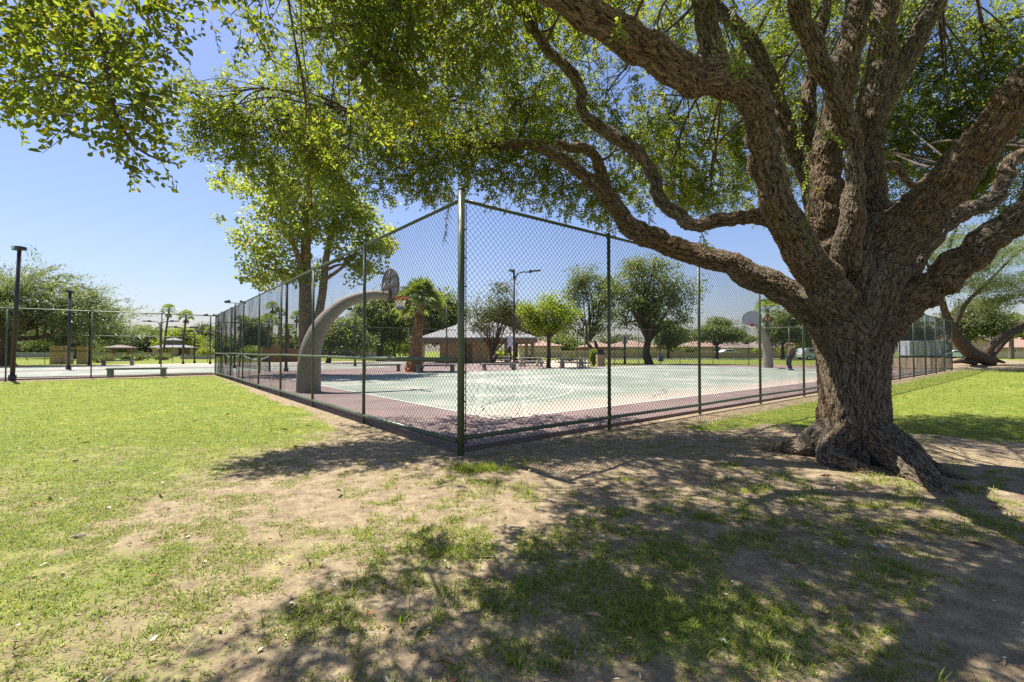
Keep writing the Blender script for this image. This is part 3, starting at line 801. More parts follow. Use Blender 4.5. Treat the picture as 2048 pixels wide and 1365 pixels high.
# far half of the crown, left of the trunk
for a in ((440, 215, 7.2, 65, 55, .5, 110), (480, 275, 7.4, 75, 65, .6, 150), (400, 195, 7.0, 40, 16, .3, 20), (405, 290, 7.2, 34, 16, .3, 16), (545, 310, 7.6, 70, 55, .7, 95), (620, 315, 7.8, 80, 55, .8, 110),
          (560, 230, 7.8, 90, 80, .8, 200), (700, 315, 7.8, 80, 65, .8, 140), (790, 315, 7.8, 75, 60, .8, 150), (870, 330, 7.8, 70, 55, .7, 170), (950, 310, 7.7, 75, 45, .6, 150), (670, 220, 8.2, 110, 90, .9, 220),
          (800, 210, 8.4, 110, 95, .9, 250), (920, 200, 8.5, 110, 95, .9, 250), (1040, 210, 8.5, 100, 90, .9, 250), (1050, 320, 8.0, 90, 60, .6, 190), (1140, 380, 8.0, 90, 42, .5, 150), (1230, 400, 7.8, 70, 45, .5, 120),
          (1140, 270, 8.4, 90, 70, .8, 190), (1010, 90, 8.8, 120, 100, 1.0, 250), (1130, 110, 8.8, 100, 100, 1.0, 230), (880, 70, 9.0, 130, 90, 1.0, 210), (1210, 200, 8.6, 55, 65, .6, 100), (1260, 300, 8.6, 60, 70, .7, 130),
          (1200, 30, 9.0, 90, 70, .8, 130), (720, 70, 9.2, 120, 80, 1.0, 170), (590, 90, 9.0, 90, 80, .8, 140), (730, 375, 7.6, 60, 24, .3, 44), (840, 380, 7.7, 55, 18, .3, 34), (1010, 375, 7.8, 50, 22, .3, 34), (580, 375, 7.6, 40, 24, .4, 20)):
    pad(*a, size=1.05)
for a in ((640, 270, 10.2, 80, 60, .8, 110), (740, 260, 10.4, 80, 60, .8, 130), (840, 240, 10.6, 80, 60, .8, 130), (930, 250, 10.4, 80, 60, .8, 130), (1020, 240, 10.2, 80, 60, .8, 120), (1110, 250, 10.2, 70, 60, .8, 100)):
    pad(*a, size=1.15)
# behind and right of the trunk
for a in ((1330, 250, 9.5, 70, 75, .8, 200), (1400, 310, 9.8, 90, 90, .9, 280), (1470, 260, 10.2, 80, 110, 1.0, 280), (1330, 370, 9.2, 60, 50, .6, 120), (1420, 390, 9.4, 80, 30, .5, 110), (1540, 330, 10.5, 75, 110, 1.0, 260),
          (1480, 130, 10, 80, 90, 1.0, 220), (1330, 60, 9.5, 70, 60, .8, 130), (1390, 20, 9.8, 80, 50, .9, 130), (1560, 60, 10.5, 90, 110, 1.0, 250), (1600, 200, 10.8, 90, 110, 1.0, 250), (1660, 120, 10.5, 90, 130, 1.0, 250),
          (1740, 60, 10.5, 90, 110, 1.0, 220), (1800, 220, 10.0, 95, 110, 1.0, 330), (1890, 160, 9.6, 110, 120, 1.0, 360), (1990, 110, 9.2, 110, 120, 1.0, 340), (1900, 290, 9.4, 110, 80, .9, 310), (2010, 260, 9.0, 95, 100, .9, 310),
          (1830, 60, 10.0, 90, 80, .9, 200), (2060, 190, 8.6, 80, 140, .9, 240), (1800, 320, 9.6, 70, 40, .6, 110), (1960, 370, 8.8, 90, 45, .6, 150), (2040, 390, 8.4, 70, 45, .6, 120), (1660, 300, 10.8, 80, 110, .9, 170), (1860, 385, 9.2, 60, 30, .5, 60)):
    pad(*a, size=1.1)
CROWN_EXTRA = []
def over(x, y, z, r, n, size=1.25):
    PADS.append((np.array([x, y, z]), r, r * .8, r * .42, n, size, 0))
# the crown overhead, out of the picture but throwing the dappled shade
for a in ((0.2, 3.3, 5.5, .9, 70), (1.2, 4.0, 6.0, 1.0, 85), (-.6, 4.3, 6.1, .8, 50), (2.2, 3.3, 5.6, .9, 75), (3.2, 4.2, 6.4, 1.0, 80), (0.6, 5.2, 7.0, .9, 60), (-1.4, 3.9, 5.9, .7, 45), (3.0, 2.4, 5.2, .9, 60), (4.4, 3.2, 5.9, 1.0, 75),
          (4.2, 5.6, 7.6, 1.1, 80), (5.5, 4.6, 6.8, 1.0, 70), (2.8, 6.6, 8.4, 1.0, 70), (5.8, 6.4, 7.8, 1.1, 80), (-0.4, 2.4, 4.8, .7, 48), (.9, 2.2, 5.0, .8, 55), (6.6, 3.4, 6.0, 1.0, 60), (4.6, 7.8, 8.8, 1.2, 80), (6.8, 8.0, 8.2, 1.2, 80), (-1.5, 6.9, 7.6, .8, 40), (-2.8, 7.6, 7.4, .8, 45), (1.0, 8.4, 9.0, 1.1, 70), (-.6, 8.2, 8.6, 1.0, 60), (2.0, 1.6, 4.9, .7, 40),
          (-3.0, 3.8, 5.5, .45, 45), (-2.5, 4.4, 5.5, .55, 50), (-2.0, 4.1, 5.6, .6, 60), (-1.4, 4.9, 5.7, .6, 60), (-1.0, 4.0, 5.5, .6, 60), (-.4, 4.8, 5.7, .6, 60), (.2, 4.0, 5.5, .6, 60), (.6, 5.1, 5.9, .6, 60), (1.2, 4.4, 5.8, .65, 60), (-.8, 5.7, 6.2, .5, 50), (2.6, 4.6, 6.0, .7, 70), (3.4, 5.4, 6.6, .8, 70), (2.2, 4.0, 5.6, .6, 50), (-2.2, 3.4, 5.2, .5, 40),
          (-1.2, 5.5, 6.0, .6, 110), (-.6, 5.0, 6.0, .6, 110), (.3, 5.5, 6.1, .7, 120), (.9, 4.9, 5.9, .6, 100), (-1.5, 6.3, 6.3, .5, 70), (0, 7.2, 6.6, .6, 60), (1.6, 4.6, 5.7, .6, 100), (2.4, 3.6, 5.4, .6, 100), (1.4, 3.4, 5.3, .6, 80), (3.0, 4.6, 6.0, .7, 110), (3.8, 5.0, 6.4, .7, 100), (4.6, 4.2, 6.2, .8, 110), (4.8, 6.6, 7.0, .9, 110), (6.0, 5.6, 6.8, .9, 100), (-.7, 7.0, 6.1, .7, 90), (-.3, 5.2, 5.9, .6, 90), (1.1, 6.1, 6.3, .7, 100), (.1, 4.5, 5.7, .6, 90), (.8, 3.8, 5.5, .6, 90), (2.9, 5.4, 6.4, .7, 90), (2.1, 2.8, 5.2, .7, 90), (3.3, 3.4, 5.6, .7, 90), (.5, 2.9, 5.1, .6, 80)):
    over(*a)

def build_oak_crown(parent):
    g = np.random.default_rng(5)
    small = spray_variants(10, 10, 0.21, 0.053, 0.026, 11)
    P, D, S = [], [], []
    for (c, rx, ry, rz, n, size, droop) in PADS:
        n = int(n * (1.5 if c[1] < 5.2 else 2.0 if c[0] < 2.2 else 2.5))
        X = g.normal(0, 1, (n * 3, 3)); X /= np.linalg.norm(X, axis=1, keepdims=True)
        X *= (g.random((n * 3, 1)) ** 0.42)
        q = c + X * np.array([rx, ry, rz]) * 1.08
        hi = rx > .4 and abs(rz / rx - .42) < 1e-6
        fq, th = (5.5, .44) if hi else (2.8, .47)
        if hi: n = int(n * 1.28)
        keep = (vnoise(q[:, 0] * 1.0 + q[:, 2] * .6, q[:, 1] + q[:, 2] * .8, fq) + .12 * g.random(len(q))) > th
        # an opening through which the sun reaches the foot of the trunk
        sx, sy = q[:, 0] + SHADE[0] * (q[:, 2] - .9), q[:, 1] + SHADE[1] * (q[:, 2] - .9)
        keep &= ~((np.hypot((sx - 3.75) / .55, (sy - 5.15) / .6) < 1) & (q[:, 2] > 2.2) & (g.random(len(q)) < .92))
        X, q = X[keep][:n], q[keep][:n]
        d = X * np.array([1, 1, .5]) + g.normal(0, .55, X.shape) + np.array([0, 0, -.25 - droop])
        P.append(q); D.append(d); S.append(g.uniform(.75, 1.2, len(q)) * size * (1.12 if c[1] > 7 else 1.0))
    P, D, S = np.concatenate(P), np.concatenate(D), np.concatenate(S)
    V, F, mi = scatter(small, P, D, g.uniform(0, 6.28, len(P)), S, g)
    og = origin(parent)
    o = quads_mesh("crown", V - og, F, [M['oak_leaf'], M['twig']], parent, False, mi)
    return o

def build_oak_branches(parent):
    """thin wood between the limbs and the foliage"""
    g = np.random.default_rng(9)
    nodes = []
    for k, (P, r) in OAK.items():
        if k.startswith('root') or k == 'trunk': continue
        for p, rr in list(zip(P, r))[len(P) // 3:]: nodes.append((p, rr))
    NP = np.array([n[0] for n in nodes]); NR = np.array([n[1] for n in nodes])
    mb = MB()
    for (c, rx, ry, rz, n, size, droop) in PADS:
        if c[1] < 3.1 and c[2] < 4.6: continue
        d = np.linalg.norm(NP - c, axis=1)
        near = np.argsort(d)[:6]
        j = near[g.integers(0, 3)]
        a = NP[j]; r0 = min(NR[j] * .6, .012 + .008 * d[j]) * (.5 if c[1] < 5 else 1)
        mid = (a + c) / 2 + g.normal(0, .12, 3) * d[j] * .5 + np.array([0, 0, .08 * d[j]])
        Q, rr = smooth_path([a, a * .7 + mid * .3 + g.normal(0, .04, 3), mid, mid * .4 + c * .6 + g.normal(0, .05, 3), c], [r0, r0 * .8, r0 * .6, r0 * .45, r0 * .3], 4)
        mb.tube(Q, rr, 6)
        for _ in range((5 + n // 40) if c[1] > 5 else 3):
            s = Q[g.integers(len(Q) // 2, len(Q))]
            X = g.normal(0, 1, 3); X /= np.linalg.norm(X)
            e = c + X * np.array([rx, ry, rz]) * .85
            m2 = (s + e) / 2 + g.normal(0, .1, 3) * np.linalg.norm(e - s)
            Q2, r2 = smooth_path([s, m2, e], [r0 * .42, r0 * .28, .004], 4)
            mb.tube(Q2, r2, 4)
    # the twigs that hang into the picture at top left
    for pts in ([(150, -60, 2.6, 9), (172, 0, 2.5, 7), (205, 70, 2.45, 6), (215, 140, 2.4, 5), (228, 220, 2.35, 4), (262, 282, 2.3, 3), (300, 312, 2.3, 2.2), (350, 328, 2.3, 1.5)],
                [(420, -120, 2.7, 9), (180, -60, 2.7, 8), (100, 20, 2.6, 6), (40, 60, 2.6, 5), (-20, 90, 2.6, 4)], [(215, 140, 2.4, 3.5), (175, 168, 2.4, 3), (110, 150, 2.4, 3), (20, 165, 2.5, 2)],
                [(228, 165, 2.4, 3), (262, 200, 2.35, 2.6), (300, 250, 2.3, 1.6)], [(700, -240, 3.0, 12), (780, -60, 3.8, 14), (790, 20, 4.0, 12), (770, 60, 4.0, 10), (735, 120, 4.0, 7), (700, 160, 4.0, 5)], [(780, 40, 4.0, 8), (700, 55, 3.9, 6), (600, 60, 3.7, 4)]):
        P, r = px_branch(pts); Q, rr = smooth_path(P, r); mb.tube(Q, rr, 7)
    return mb.build("branches", M['twig'], parent, world=True)

def build_oak_shoots(parent):
    """young leafy shoots hanging in front of the trunk"""
    g = np.random.default_rng(15)
    big = spray_variants(6, 9, 0.20, 0.062, 0.026, 31, droop=.1)
    og = origin(parent)
    for pts in ([(1588, 180, 4.5), (1600, 260, 4.5), (1612, 330, 4.5), (1618, 400, 4.5), (1616, 478, 4.5)], [(1575, 130, 4.4), (1565, 180, 4.4), (1590, 215, 4.4)], [(1450, -60, 2.9), (1470, 20, 2.9), (1482, 75, 2.9), (1486, 125, 2.9)],
                [(1440, 20, 3.0), (1455, 70, 3.0), (1470, 110, 3.0)], [(1650, 180, 4.6), (1640, 260, 4.6), (1665, 275, 4.6)], [(1380, -40, 3.0), (1355, 20, 3.0)], [(1780, 20, 4.7), (1765, 60, 4.7), (1730, 140, 4.7)], [(900, 360, 6.3), (896, 420, 6.3), (888, 480, 6.3)],
                [(1400, 455, 5.0), (1412, 490, 5.0)], [(1295, 420, 6.3), (1300, 455, 6.3)], [(1660, 60, 4.9), (1650, -30, 4.9), (1645, -60, 4.9)], [(1920, 440, 4.9), (1905, 480, 4.9)], [(1245, 0, 3.1), (1238, 45, 3.1)], [(1050, 380, 7.0), (1046, 415, 7.0)], [(1120, 395, 7.0), (1150, 425, 7.0)]):
        P, D, S = [], [], []
        mb = MB()
        Q, rr = smooth_path([W(*p) for p in pts], [.006] * (len(pts) - 1) + [.002], 5)
        mb.tube(Q, rr, 5)
        far = pts[0][2] > 4.95
        for i, q in enumerate(Q[1:]):
            t = Q[i + 1] - Q[i]; t /= np.linalg.norm(t)
            for _ in range(1 if not far else 2):
                P.append(q); D.append(t + g.normal(0, .35, 3)); S.append(g.uniform(.5, .8) * (.75 if far else 1.0))
        V, F, mi = scatter(big, np.array(P), np.array(D), g.uniform(0, 6.28, len(P)), np.array(S), g)
        sh = quads_mesh("hanging_shoot", V - og, F, [M['oak_leaf'], M['twig']], parent, False, mi)
        mb.build("stem", M['twig'], sh, world=True)

oak = thing("oak_tree", "huge spreading shade tree with thick rough forked trunk beside the fence", "tree", (TX, TY, 0))
build_oak_trunk(oak)
build_oak_crown(oak)
build_oak_branches(oak)
build_oak_shoots(oak)

# ------------------------------------------------------------------ chain-link fences
def wire_panel(p0, p1, z0, z1, d, r, seed=0, dents=()):
    """woven zigzag wires between two ground points; returns vertices and quads"""
    g = np.random.default_rng(seed)
    p0, p1 = np.array(p0[:2], float), np.array(p1[:2], float)
    L = np.linalg.norm(p1 - p0); t = (p1 - p0) / L; nn = np.array([-t[1], t[0]])
    d = d / 2
    nw = int(L / d); m = int((z1 - z0) / d) + 1
    i = np.arange(nw)[:, None]; k = np.arange(m)[None, :]
    s = i * d + d / 2 + np.where((k + i) % 2 == 0, -.5, .5) * d
    z = z0 + k * (z1 - z0) / (m - 1) + 0 * s
    off = np.where((k + i) % 2 == 0, 1, -1) * r * 1.0 + 0 * s
    # slack: the weave bellies and wanders a little
    off = off + 0.030 * (vnoise(s, z, 1.1, seed) - .5) + 0.010 * (vnoise(s, z, 3.0, seed) - .5)
    s = s + 0.030 * (vnoise(s, z, 1.7, seed + 5) - .5); z = z + 0.022 * (vnoise(s, z, 2.2, seed + 9) - .5)
    for (ds, dz, rad, amp) in dents:
        w = np.exp(-((s - ds) ** 2 + ((z - dz) * .6) ** 2) / rad ** 2)
        s = s + w * amp * (vnoise(s, z, 9, 3) - .5) * 2 + w * amp * .6 * np.sign(s - ds)
        z = z + w * amp * (vnoise(s, z, 8, 13) - .5) * 2
        off = off + w * amp * 1.2
    base = np.stack([p0[0] + t[0] * s + nn[0] * off, p0[1] + t[1] * s + nn[1] * off, z], -1)   # nw,m,3
    dirs = [np.array([t[0] * math.cos(a), t[1] * math.cos(a), 0]) + np.array([nn[0], nn[1], 0]) * math.sin(a) for a in (0.5, 2.6, 4.7)]
    V = np.stack([base + q * r for q in dirs], 2).reshape(-1, 3)
    I = np.arange(nw * m * 3).reshape(nw, m, 3)
    F = []
    for a in range(3):
        b_ = (a + 1) % 3
        F.append(np.stack([I[:, :-1, a], I[:, :-1, b_], I[:, 1:, b_], I[:, 1:, a]], -1).reshape(-1, 4))
    return V, np.concatenate(F)

def fence(name, label, p0, p1, posts, H, rails, z0, d, r, pr=.030, rr=.022, seed=0, corner=None, ties=False, dents=(), group="chain link fences of the park", post_top=.02):
    p0, p1 = np.array(p0[:2], float), np.array(p1[:2], float)
    L = np.linalg.norm(p1 - p0); t = (p1 - p0) / L
    f = thing(name, label, "fence", (p0[0], p0[1], 0), group)
    for s in posts:
        q = p0 + t * s
        big = corner is not None and abs(s - corner) < .01
        rad = pr * 1.55 if big else pr
        mb = MB(); ztop = H + (.11 if big else post_top)
        mb.tube([(*q, -.05), (*q, ztop)], rad, 14)
        mb.tube([(*q, ztop), (*q, ztop + rad * .5), (*q, ztop + rad * .85)], [rad * 1.12, rad * .95, rad * .4], 14)   # cap
        if not big: mb.tube([(*(q - t * .05), H - rr), (*(q + t * .05), H - rr)], rr * 1.5, 10)
        mb.build("post", M['green_paint'], f, world=True)
    for nm, z, rad in rails:
        mb = MB()
        n = max(2, int(L / 3))
        P = [(*(p0 + t * (.02 + (L - .04) * i / n)), z + (0.012 * math.sin(i * 2.1 + seed) if nm != 'top_rail' else 0)) for i in range(n + 1)]
        mb.tube(P, rad, 10)
        mb.build(nm, M['green_paint'], f, world=True)
    V, F = wire_panel(p0, p1, z0, H - rr, d, r, seed, dents)
    og = origin(f)
    quads_mesh("wire_mesh", V - og, F, M['wire'], f, True)
    if ties:
        mb = MB()
        for z in np.arange(.3, H, .38):                       # tension bar and its bands
            q = p0 + t * .045
            mb.tube([(*(p0 + t * .0), z), (*(p0 + t * .085), z)], .010, 6)
        mb.tube([(*(p0 + t * .075), z0 + .05), (*(p0 + t * .075), H - .06)], .007, 6)
        mb.build("tension_bar", M['wire'], f, world=True)
    return f

Hf = 3.36
LEFT_END = uv(0, 25.4)
fence("chain_link_fence", "tall green chain link fence run from the near corner post to the right", uv(0, 0), uv(39.2, 0), [0] + [3.03 * i for i in range(1, 13)] + [39.2], Hf,
      [("top_rail", Hf - .02, .024), ("bottom_rail", .20, .030)], .07, .086, .0036, seed=1, corner=0, ties=True, dents=((.35, .75, .22, .05), (1.12, .72, .20, .045), (.38, 1.1, .15, .03)))
fence("chain_link_fence", "tall green chain link fence run going back to the left with a middle rail", uv(-.001, .06), uv(0, 25.4), [3.28 * i for i in range(1, 8)] + [25.34], Hf,
      [("top_rail", Hf - .02, .024), ("middle_rail", 1.22, .031), ("bottom_rail", .15, .033)], .07, .086, .0026, seed=2)
le = LEFT_END[:2]
dl = np.array([-.8104, -.5858])
fence("chain_link_fence", "green chain link fence along the tennis court at the far left", le + dl * .06, le + dl * 12.5, [2.35, 5.1, 8.0, 10.8], Hf - .02,
      [("top_rail", Hf - .04, .024), ("bottom_rail", .10, .026)], .06, .10, .0026, seed=3)
fence("chain_link_fence", "low divider fence running from the left fence behind the tall tree", uv(.06, 25.45), uv(20.5, 25.45), [2.2, 5.4, 8.6, 11.8, 15.0, 18.2, 20.4], 3.0,
      [("top_rail", 2.98, .024)], .1, .13, .0026, seed=4)
fence("chain_link_fence", "end fence behind the far hoop closing the court at right", uv(39.2, .06), uv(39.2, 20), [3.3 * i for i in range(1, 6)] + [19.94], Hf,
      [("top_rail", Hf - .02, .024)], .1, .13, .0028, seed=5)
fence("chain_link_fence", "back fence between the court and the plaza trees beside the gate", uv(39.1, 20.02), uv(25.2, 20.02), [3.4, 6.9, 10.4, 13.8], Hf,
      [("top_rail", Hf - .02, .024)], .1, .13, .0028, seed=6)
a_ = G(85, 725); a_ = np.array([-48.5, 47.0])
fence("chain_link_fence", "distant fence behind the far tennis court in front of the gazebo", a_, np.array([-36.5, 55.0]), [.2, 3.6, 7.2, 10.8, 14.2], 3.0, [("top_rail", 2.98, .03)], .1, .15, .0026, seed=7)

gate = thing("gate_frame", "green gate frame of two posts with a crossbar by the picnic tables", "gate", uv(24.9, 20.02))
for du in (0, -.95):
    q = uv(24.9 + du, 20.02); MB().tube([(q[0], q[1], -.05), (q[0], q[1], Hf)], .05, 12).build("post", M['green_paint'], gate, world=True)
qa, qb = uv(24.88, 20.02), uv(23.97, 20.02)
MB().tube([(*qa[:2], 2.35), (*qb[:2], 2.35)], .03).tube([(*qa[:2], 2.52), (*qb[:2], 2.52)], .02).build("crossbar", M['green_paint'], gate, world=True)

# ------------------------------------------------------------------ basketball hoops
def make_hoop(label, loc, rz, net=True):
    h = thing("basketball_hoop", label, "basketball hoop", loc, "basketball hoops")
    P = [(0, 0, -.1), (0, 0, .5), (.02, 0, 1.0), (.09, 0, 1.45), (.27, 0, 1.95), (.58, 0, 2.42), (1.0, 0, 2.82), (1.45, 0, 3.07), (1.95, 0, 3.22), (2.30, 0, 3.26), (2.62, 0, 3.26)]
    r = [.37, .36, .34, .315, .275, .235, .203, .180, .160, .148, .138]
    Q, rr = smooth_path(P, r, 4)
    MB().tube(Q, rr, 28).build("pole", M['hoop_pole'], h)
    X = 2.72
    out = []
    n = 20
    for i in range(n + 1):
        a = math.pi * i / n
        y = math.cos(a) * .70; z = 3.52 + math.sin(a) ** .8 * .70 if 0 < i < n else 3.52
        out.append((X, y, z))
    out = [(X, .42, 3.22), (X, .66, 3.34)] + out[0:] + [(X, -.66, 3.34), (X, -.42, 3.22)]
    MB().prism(out, (-.012, 0, 0), (.022, 0, 0)).build("backboard", M['board'], h)
    fr = MB()
    fr.tube([(p[0] - .02, p[1] * .985, p[2]) for p in out] + [(out[0][0] - .02, out[0][1] * .985, out[0][2])], .024, 8)
    for z, w in ((3.56, .69), (3.92, .58)):
        fr.box((X - .035, 0, z), (.045, 2 * w, .045))
    fr.tube([(X - .03, 0, 3.2), (X - .03, 0, 4.18)], .022, 8)
    fr.box((X - .06, 0, 3.27), (.10, .26, .34))
    fr.tube([(2.35, .10, 3.3), (X - .03, .36, 3.75)], .02, 6); fr.tube([(2.35, -.10, 3.3), (X - .03, -.36, 3.75)], .02, 6)
    fr.build("board_frame", M['board_frame'], h)
    rim = MB()
    cx = X + .15 + .23
    ring = [(cx + .23 * math.cos(a), .23 * math.sin(a), 3.25) for a in np.linspace(0, 2 * math.pi, 33)]
    rim.tube(ring, .012, 8)
    rim.box((X + .085, 0, 3.25), (.15, .20, .02)); rim.box((X + .03, 0, 3.22), (.02, .2, .14))
    rim.tube([(X + .03, .08, 3.16), (cx - .10, .2, 3.245)], .009, 6); rim.tube([(X + .03, -.08, 3.16), (cx - .10, -.2, 3.245)], .009, 6)
    rm = rim.build("rim", M['rim'], h)
    if net:
        nb = {0: MB(), 1: MB(), 2: MB()}
        lv = [(3.24, .23), (3.12, .19), (3.0, .155), (2.9, .13), (2.80, .115)]
        K = 10
        for i in range(len(lv) - 1):
            for k in range(K):
                a0 = 2 * math.pi * (k + .5 * (i % 2)) / K
                for s in (-1, 1):
                    a1 = a0 + s * math.pi / K
                    p = (cx + lv[i][1] * math.cos(a0), lv[i][1] * math.sin(a0), lv[i][0])
                    q = (cx + lv[i + 1][1] * math.cos(a1), lv[i + 1][1] * math.sin(a1), lv[i + 1][0])
                    c = 0 if i < 1 else (1 if i < 3 else 2)
                    nb[c].tube([p, q], .009, 5)
        n0 = nb[0].build("net", M['net_red'], h)
        nb[1].build("net_band", M['net_white'], n0); nb[2].build("net_hem", M['net_blue'], n0)
    h.rotation_euler = (0, 0, rz)
    return h
make_hoop("near basketball hoop on a thick curved tan pole with red white and blue net", uv(.88, 10.2, .04), AU)
make_hoop("far basketball hoop on a curved pole at the right end of the court", uv(34.1, 9.65, .04), AU + math.pi, net=False)

# ------------------------------------------------------------------ benches, tables, bins
def make_bench(mat):
    b = thing("concrete_bench", None, "bench")
    MB().box((0, 0, .42), (2.35, .44, .10)).build("seat", mat, b, bevel=.03)
    for s in (-1, 1):
        MB().box((s * 1.03, 0, .185), (.20, .44, .37), taper=.94).build("leg", mat, b, bevel=.02)
    return b
M['concrete_green'] = simple("concrete_green", (0.30, 0.32, 0.255), 0.85, 0.2, 4, bump=0.3)
M['concrete_dark'] = simple("concrete_dark", (0.16, 0.155, 0.14), 0.85, 0.2, 4, bump=0.3)
bench = make_bench(simple('bench_concrete', (0.20, 0.195, 0.17), 0.85, 0.25, 4, bump=0.3))
benches = [(G(275, 754.5, .05), AU - .0, "grey concrete bench just behind the far left fence"), (G(236, 731, .03), AU - .3, "small bench across the tennis court near the tan pillars"),
           (G(763, 743.5, .05), AU - .35, "concrete bench left of the shaggy palm trunk"), (G(871, 745, .05), AU - .35, "concrete bench right beside the shaggy palm trunk"), (G(998, 741, .05), AU - .35, "concrete bench in front of the tan plaza building")]
for i, (p, rz, lab) in enumerate(benches):
    b = bench if i == 0 else copy_tree(bench)
    b.location = tuple(p); b.rotation_euler = (0, 0, rz if i != 0 else R(30)); tag(b, lab, "bench", "concrete benches around the courts")

def make_table():
    t = thing("picnic_table", None, "picnic table")
    MB().box((0, 0, .73), (2.4, .85, .09)).build("table_top", M['concrete'], t, bevel=.02)
    for s in (-1, 1):
        MB().box((0, s * .85, .44), (2.4, .34, .08)).build("seat", M['concrete'], t, bevel=.02)
    for s in (-1, 1):
        mb = MB()
        for k in (-1, 1):
            mb.prism([(s * .75 - .08, k * .78, .0), (s * .75 - .08, k * .5, 0), (s * .75 - .08, k * .10, .685), (s * .75 - .08, k * .36, .685)], (0, 0, 0), (.16, 0, 0))
            mb.box((s * .75, k * .74, .36), (.155, .34, .08))
        mb.box((s * .75, 0, .60), (.15, .3, .16))
        mb.build("leg", M['concrete'], t)
    return t
table = make_table()
for i, (p, rz, lab) in enumerate([(G(1143, 736, .02), R(4), "pale concrete picnic table beside the green gate frame"), (G(1062, 733.5, .02), R(15), "concrete picnic table under the plaza roof corner"), (G(1002, 729, .02), R(-5), "concrete picnic table in the open end of the plaza building")]):
    t = table if i == 0 else copy_tree(table)
    t.location = tuple(p); t.rotation_euler = (0, 0, rz); tag(t, lab, "picnic table", "picnic tables on the plaza")

bp_ = G(1201, 733.5, .0)
bn = thing("trash_receptacle", "square tan trash receptacle with dark lid by the back fence", "trash bin", bp_)
MB().box((0, 0, .52), (.66, .66, 1.04)).build("bin_body", M['tan_stucco'], bn, bevel=.02)
MB().box((0, 0, 1.09), (.70, .70, .10)).box((0, 0, 1.30), (.58, .58, .32), taper=.7).build("lid", M['dark_trim'], bn)

def sign(name, label, p, w, h, zc, pole_mat, pole_r):
    s = thing(name, label, "sign", p)
    MB().box((0, 0, zc), (w, .03, h)).build("sign_board", M['sign_white'], s)
    MB().tube([(0, .06, -.05), (0, .06, zc + h * .3)], pole_r, 10).build("post", pole_mat, s)
    return s
sign("notice_board", "white notice board hung on a dark post before the plaza building", G(1021, 737.5), .44, .80, 2.05, M['dark_pole'], .05)
sign("notice_board", "white notice board on a green post behind the back fence", G(1250, 728), .58, .90, 2.55, M['green_paint'], .12)

# ------------------------------------------------------------------ lamp posts
def lamp(label, px, base_y, top_y, kind, arm=1.2, rz=0.0, r=.075, name="street_lamp", dist=None):
    p = G(px, base_y)
    if dist: p = np.array([(px - 1024) / FPX * dist, dist, 0])
    H = W(px, top_y, p[1])[2]
    o = thing(name, label, "lamp post", (p[0], p[1], 0), "lamp posts of the park")
    MB().tube([(0, 0, -.05), (0, 0, H)], [r, r * .85], 12).tube([(0, 0, 0), (0, 0, .25)], r * 1.6, 12).build("pole", M['dark_pole'], o)
    if kind == 'box':          # single flat floodlight on a short bracket
        MB().box((0, 0, H + .03), (.10, .10, .14)).box((.10, -.1, H + .10), (.36, .30, .16)).box((-.18, .05, H + .10), (.20, .24, .16)).build("lamp_head", M['lamp_dark'], o)
        MB().box((-.02, -.265, H + .10), (.14, .03, .13)).build("lens", M['lens'], o)
    elif kind == 'double_flood':
        MB().tube([(-arm * .5, 0, H - .02), (arm * .5, 0, H - .02)], .03, 8).build("arm", M['dark_pole'], o)
        for s in (-1, 1):
            MB().box((s * arm * .5, -.05, H + .06), (.36, .36, .14), ry=s * .3).build("lamp_head", M['lamp_dark'], o)
    elif kind == 'double_arm':
        for s in (-1, 1):
            Q, rr = smooth_path([(0, 0, H - .55), (s * .10, 0, H - .25), (s * arm * .35, 0, H), (s * arm, 0, H + .05)], [.05, .045, .04, .035], 5)
            MB().tube(Q, rr, 8).build("arm", M['dark_pole'], o)
            MB().box((s * (arm + .3), 0, H + .06), (.75, .26, .09)).box((s * (arm + .02), 0, H + .06), (.22, .2, .16)).build("lamp_head", M['lamp_dark'], o)
    elif kind == 'one_arm':
        Q, rr = smooth_path([(0, 0, H - 1.3), (.08, 0, H - .55), (.40, 0, H - .1), (1.05, 0, H - .05), (1.3, 0, H)], [.06, .055, .05, .045, .04], 5)
        MB().tube(Q, rr, 8).build("arm", M['dark_pole'], o)
        MB().box((1.62, 0, H + .03), (.70, .24, .09), ry=-.08).box((1.2, 0, H - .02), (.16, .16, .2)).build("lamp_head", M['lamp_dark'], o)
        MB().box((-.15, 0, H + .05), (.42, .36, .12)).tube([(-.05, 0, H - .1), (-.12, 0, H + .02)], .03, 6).build("flood_head", M['board_frame'], o)
        MB().box((-.20, -.02, H - 1.75), (.24, .22, .42)).build("control_box", M['white_metal'], o)
        MB().tube([(-.22, 0, H - 1.5), (-.22, 0, H + .9)], .012, 6).build("antenna", M['lamp_dark'], o)
    elif kind == 'plain':
        MB().box((0, 0, H + .08), (.34, .34, .16), taper=.8).build("lamp_head", M['lamp_dark'], o)
    o.rotation_euler = (0, 0, rz)
    return o
lamp("tall floodlight pole leaning slightly at the far left fence", 26, 763, 502, 'box', r=.088, dist=20.75, name="floodlight_pole").rotation_euler = (0, .032, 0)
lamp("reddish floodlight pole standing on the tennis court", 137, 741, 586, 'plain', r=.10, name="floodlight_pole")
lamp("dark floodlight pole at the far edge of the tennis court", 179, 732, 624, 'plain', r=.10, name="floodlight_pole")
lamp("double armed street lamp left of the gazebo", 320, 729, 644, 'double_arm', 1.1)
lamp("shorter double armed street lamp in front of the gazebo", 366, 729, 656, 'double_arm', .65, .3)
lamp("double armed lamp with small heads right of the gazebo", 389, 727, 664, 'double_flood', .9)
lamp("slim twin floodlight pole left of the fence corner post", 420, 729, 632, 'double_flood', .8, .4, name="floodlight_pole")
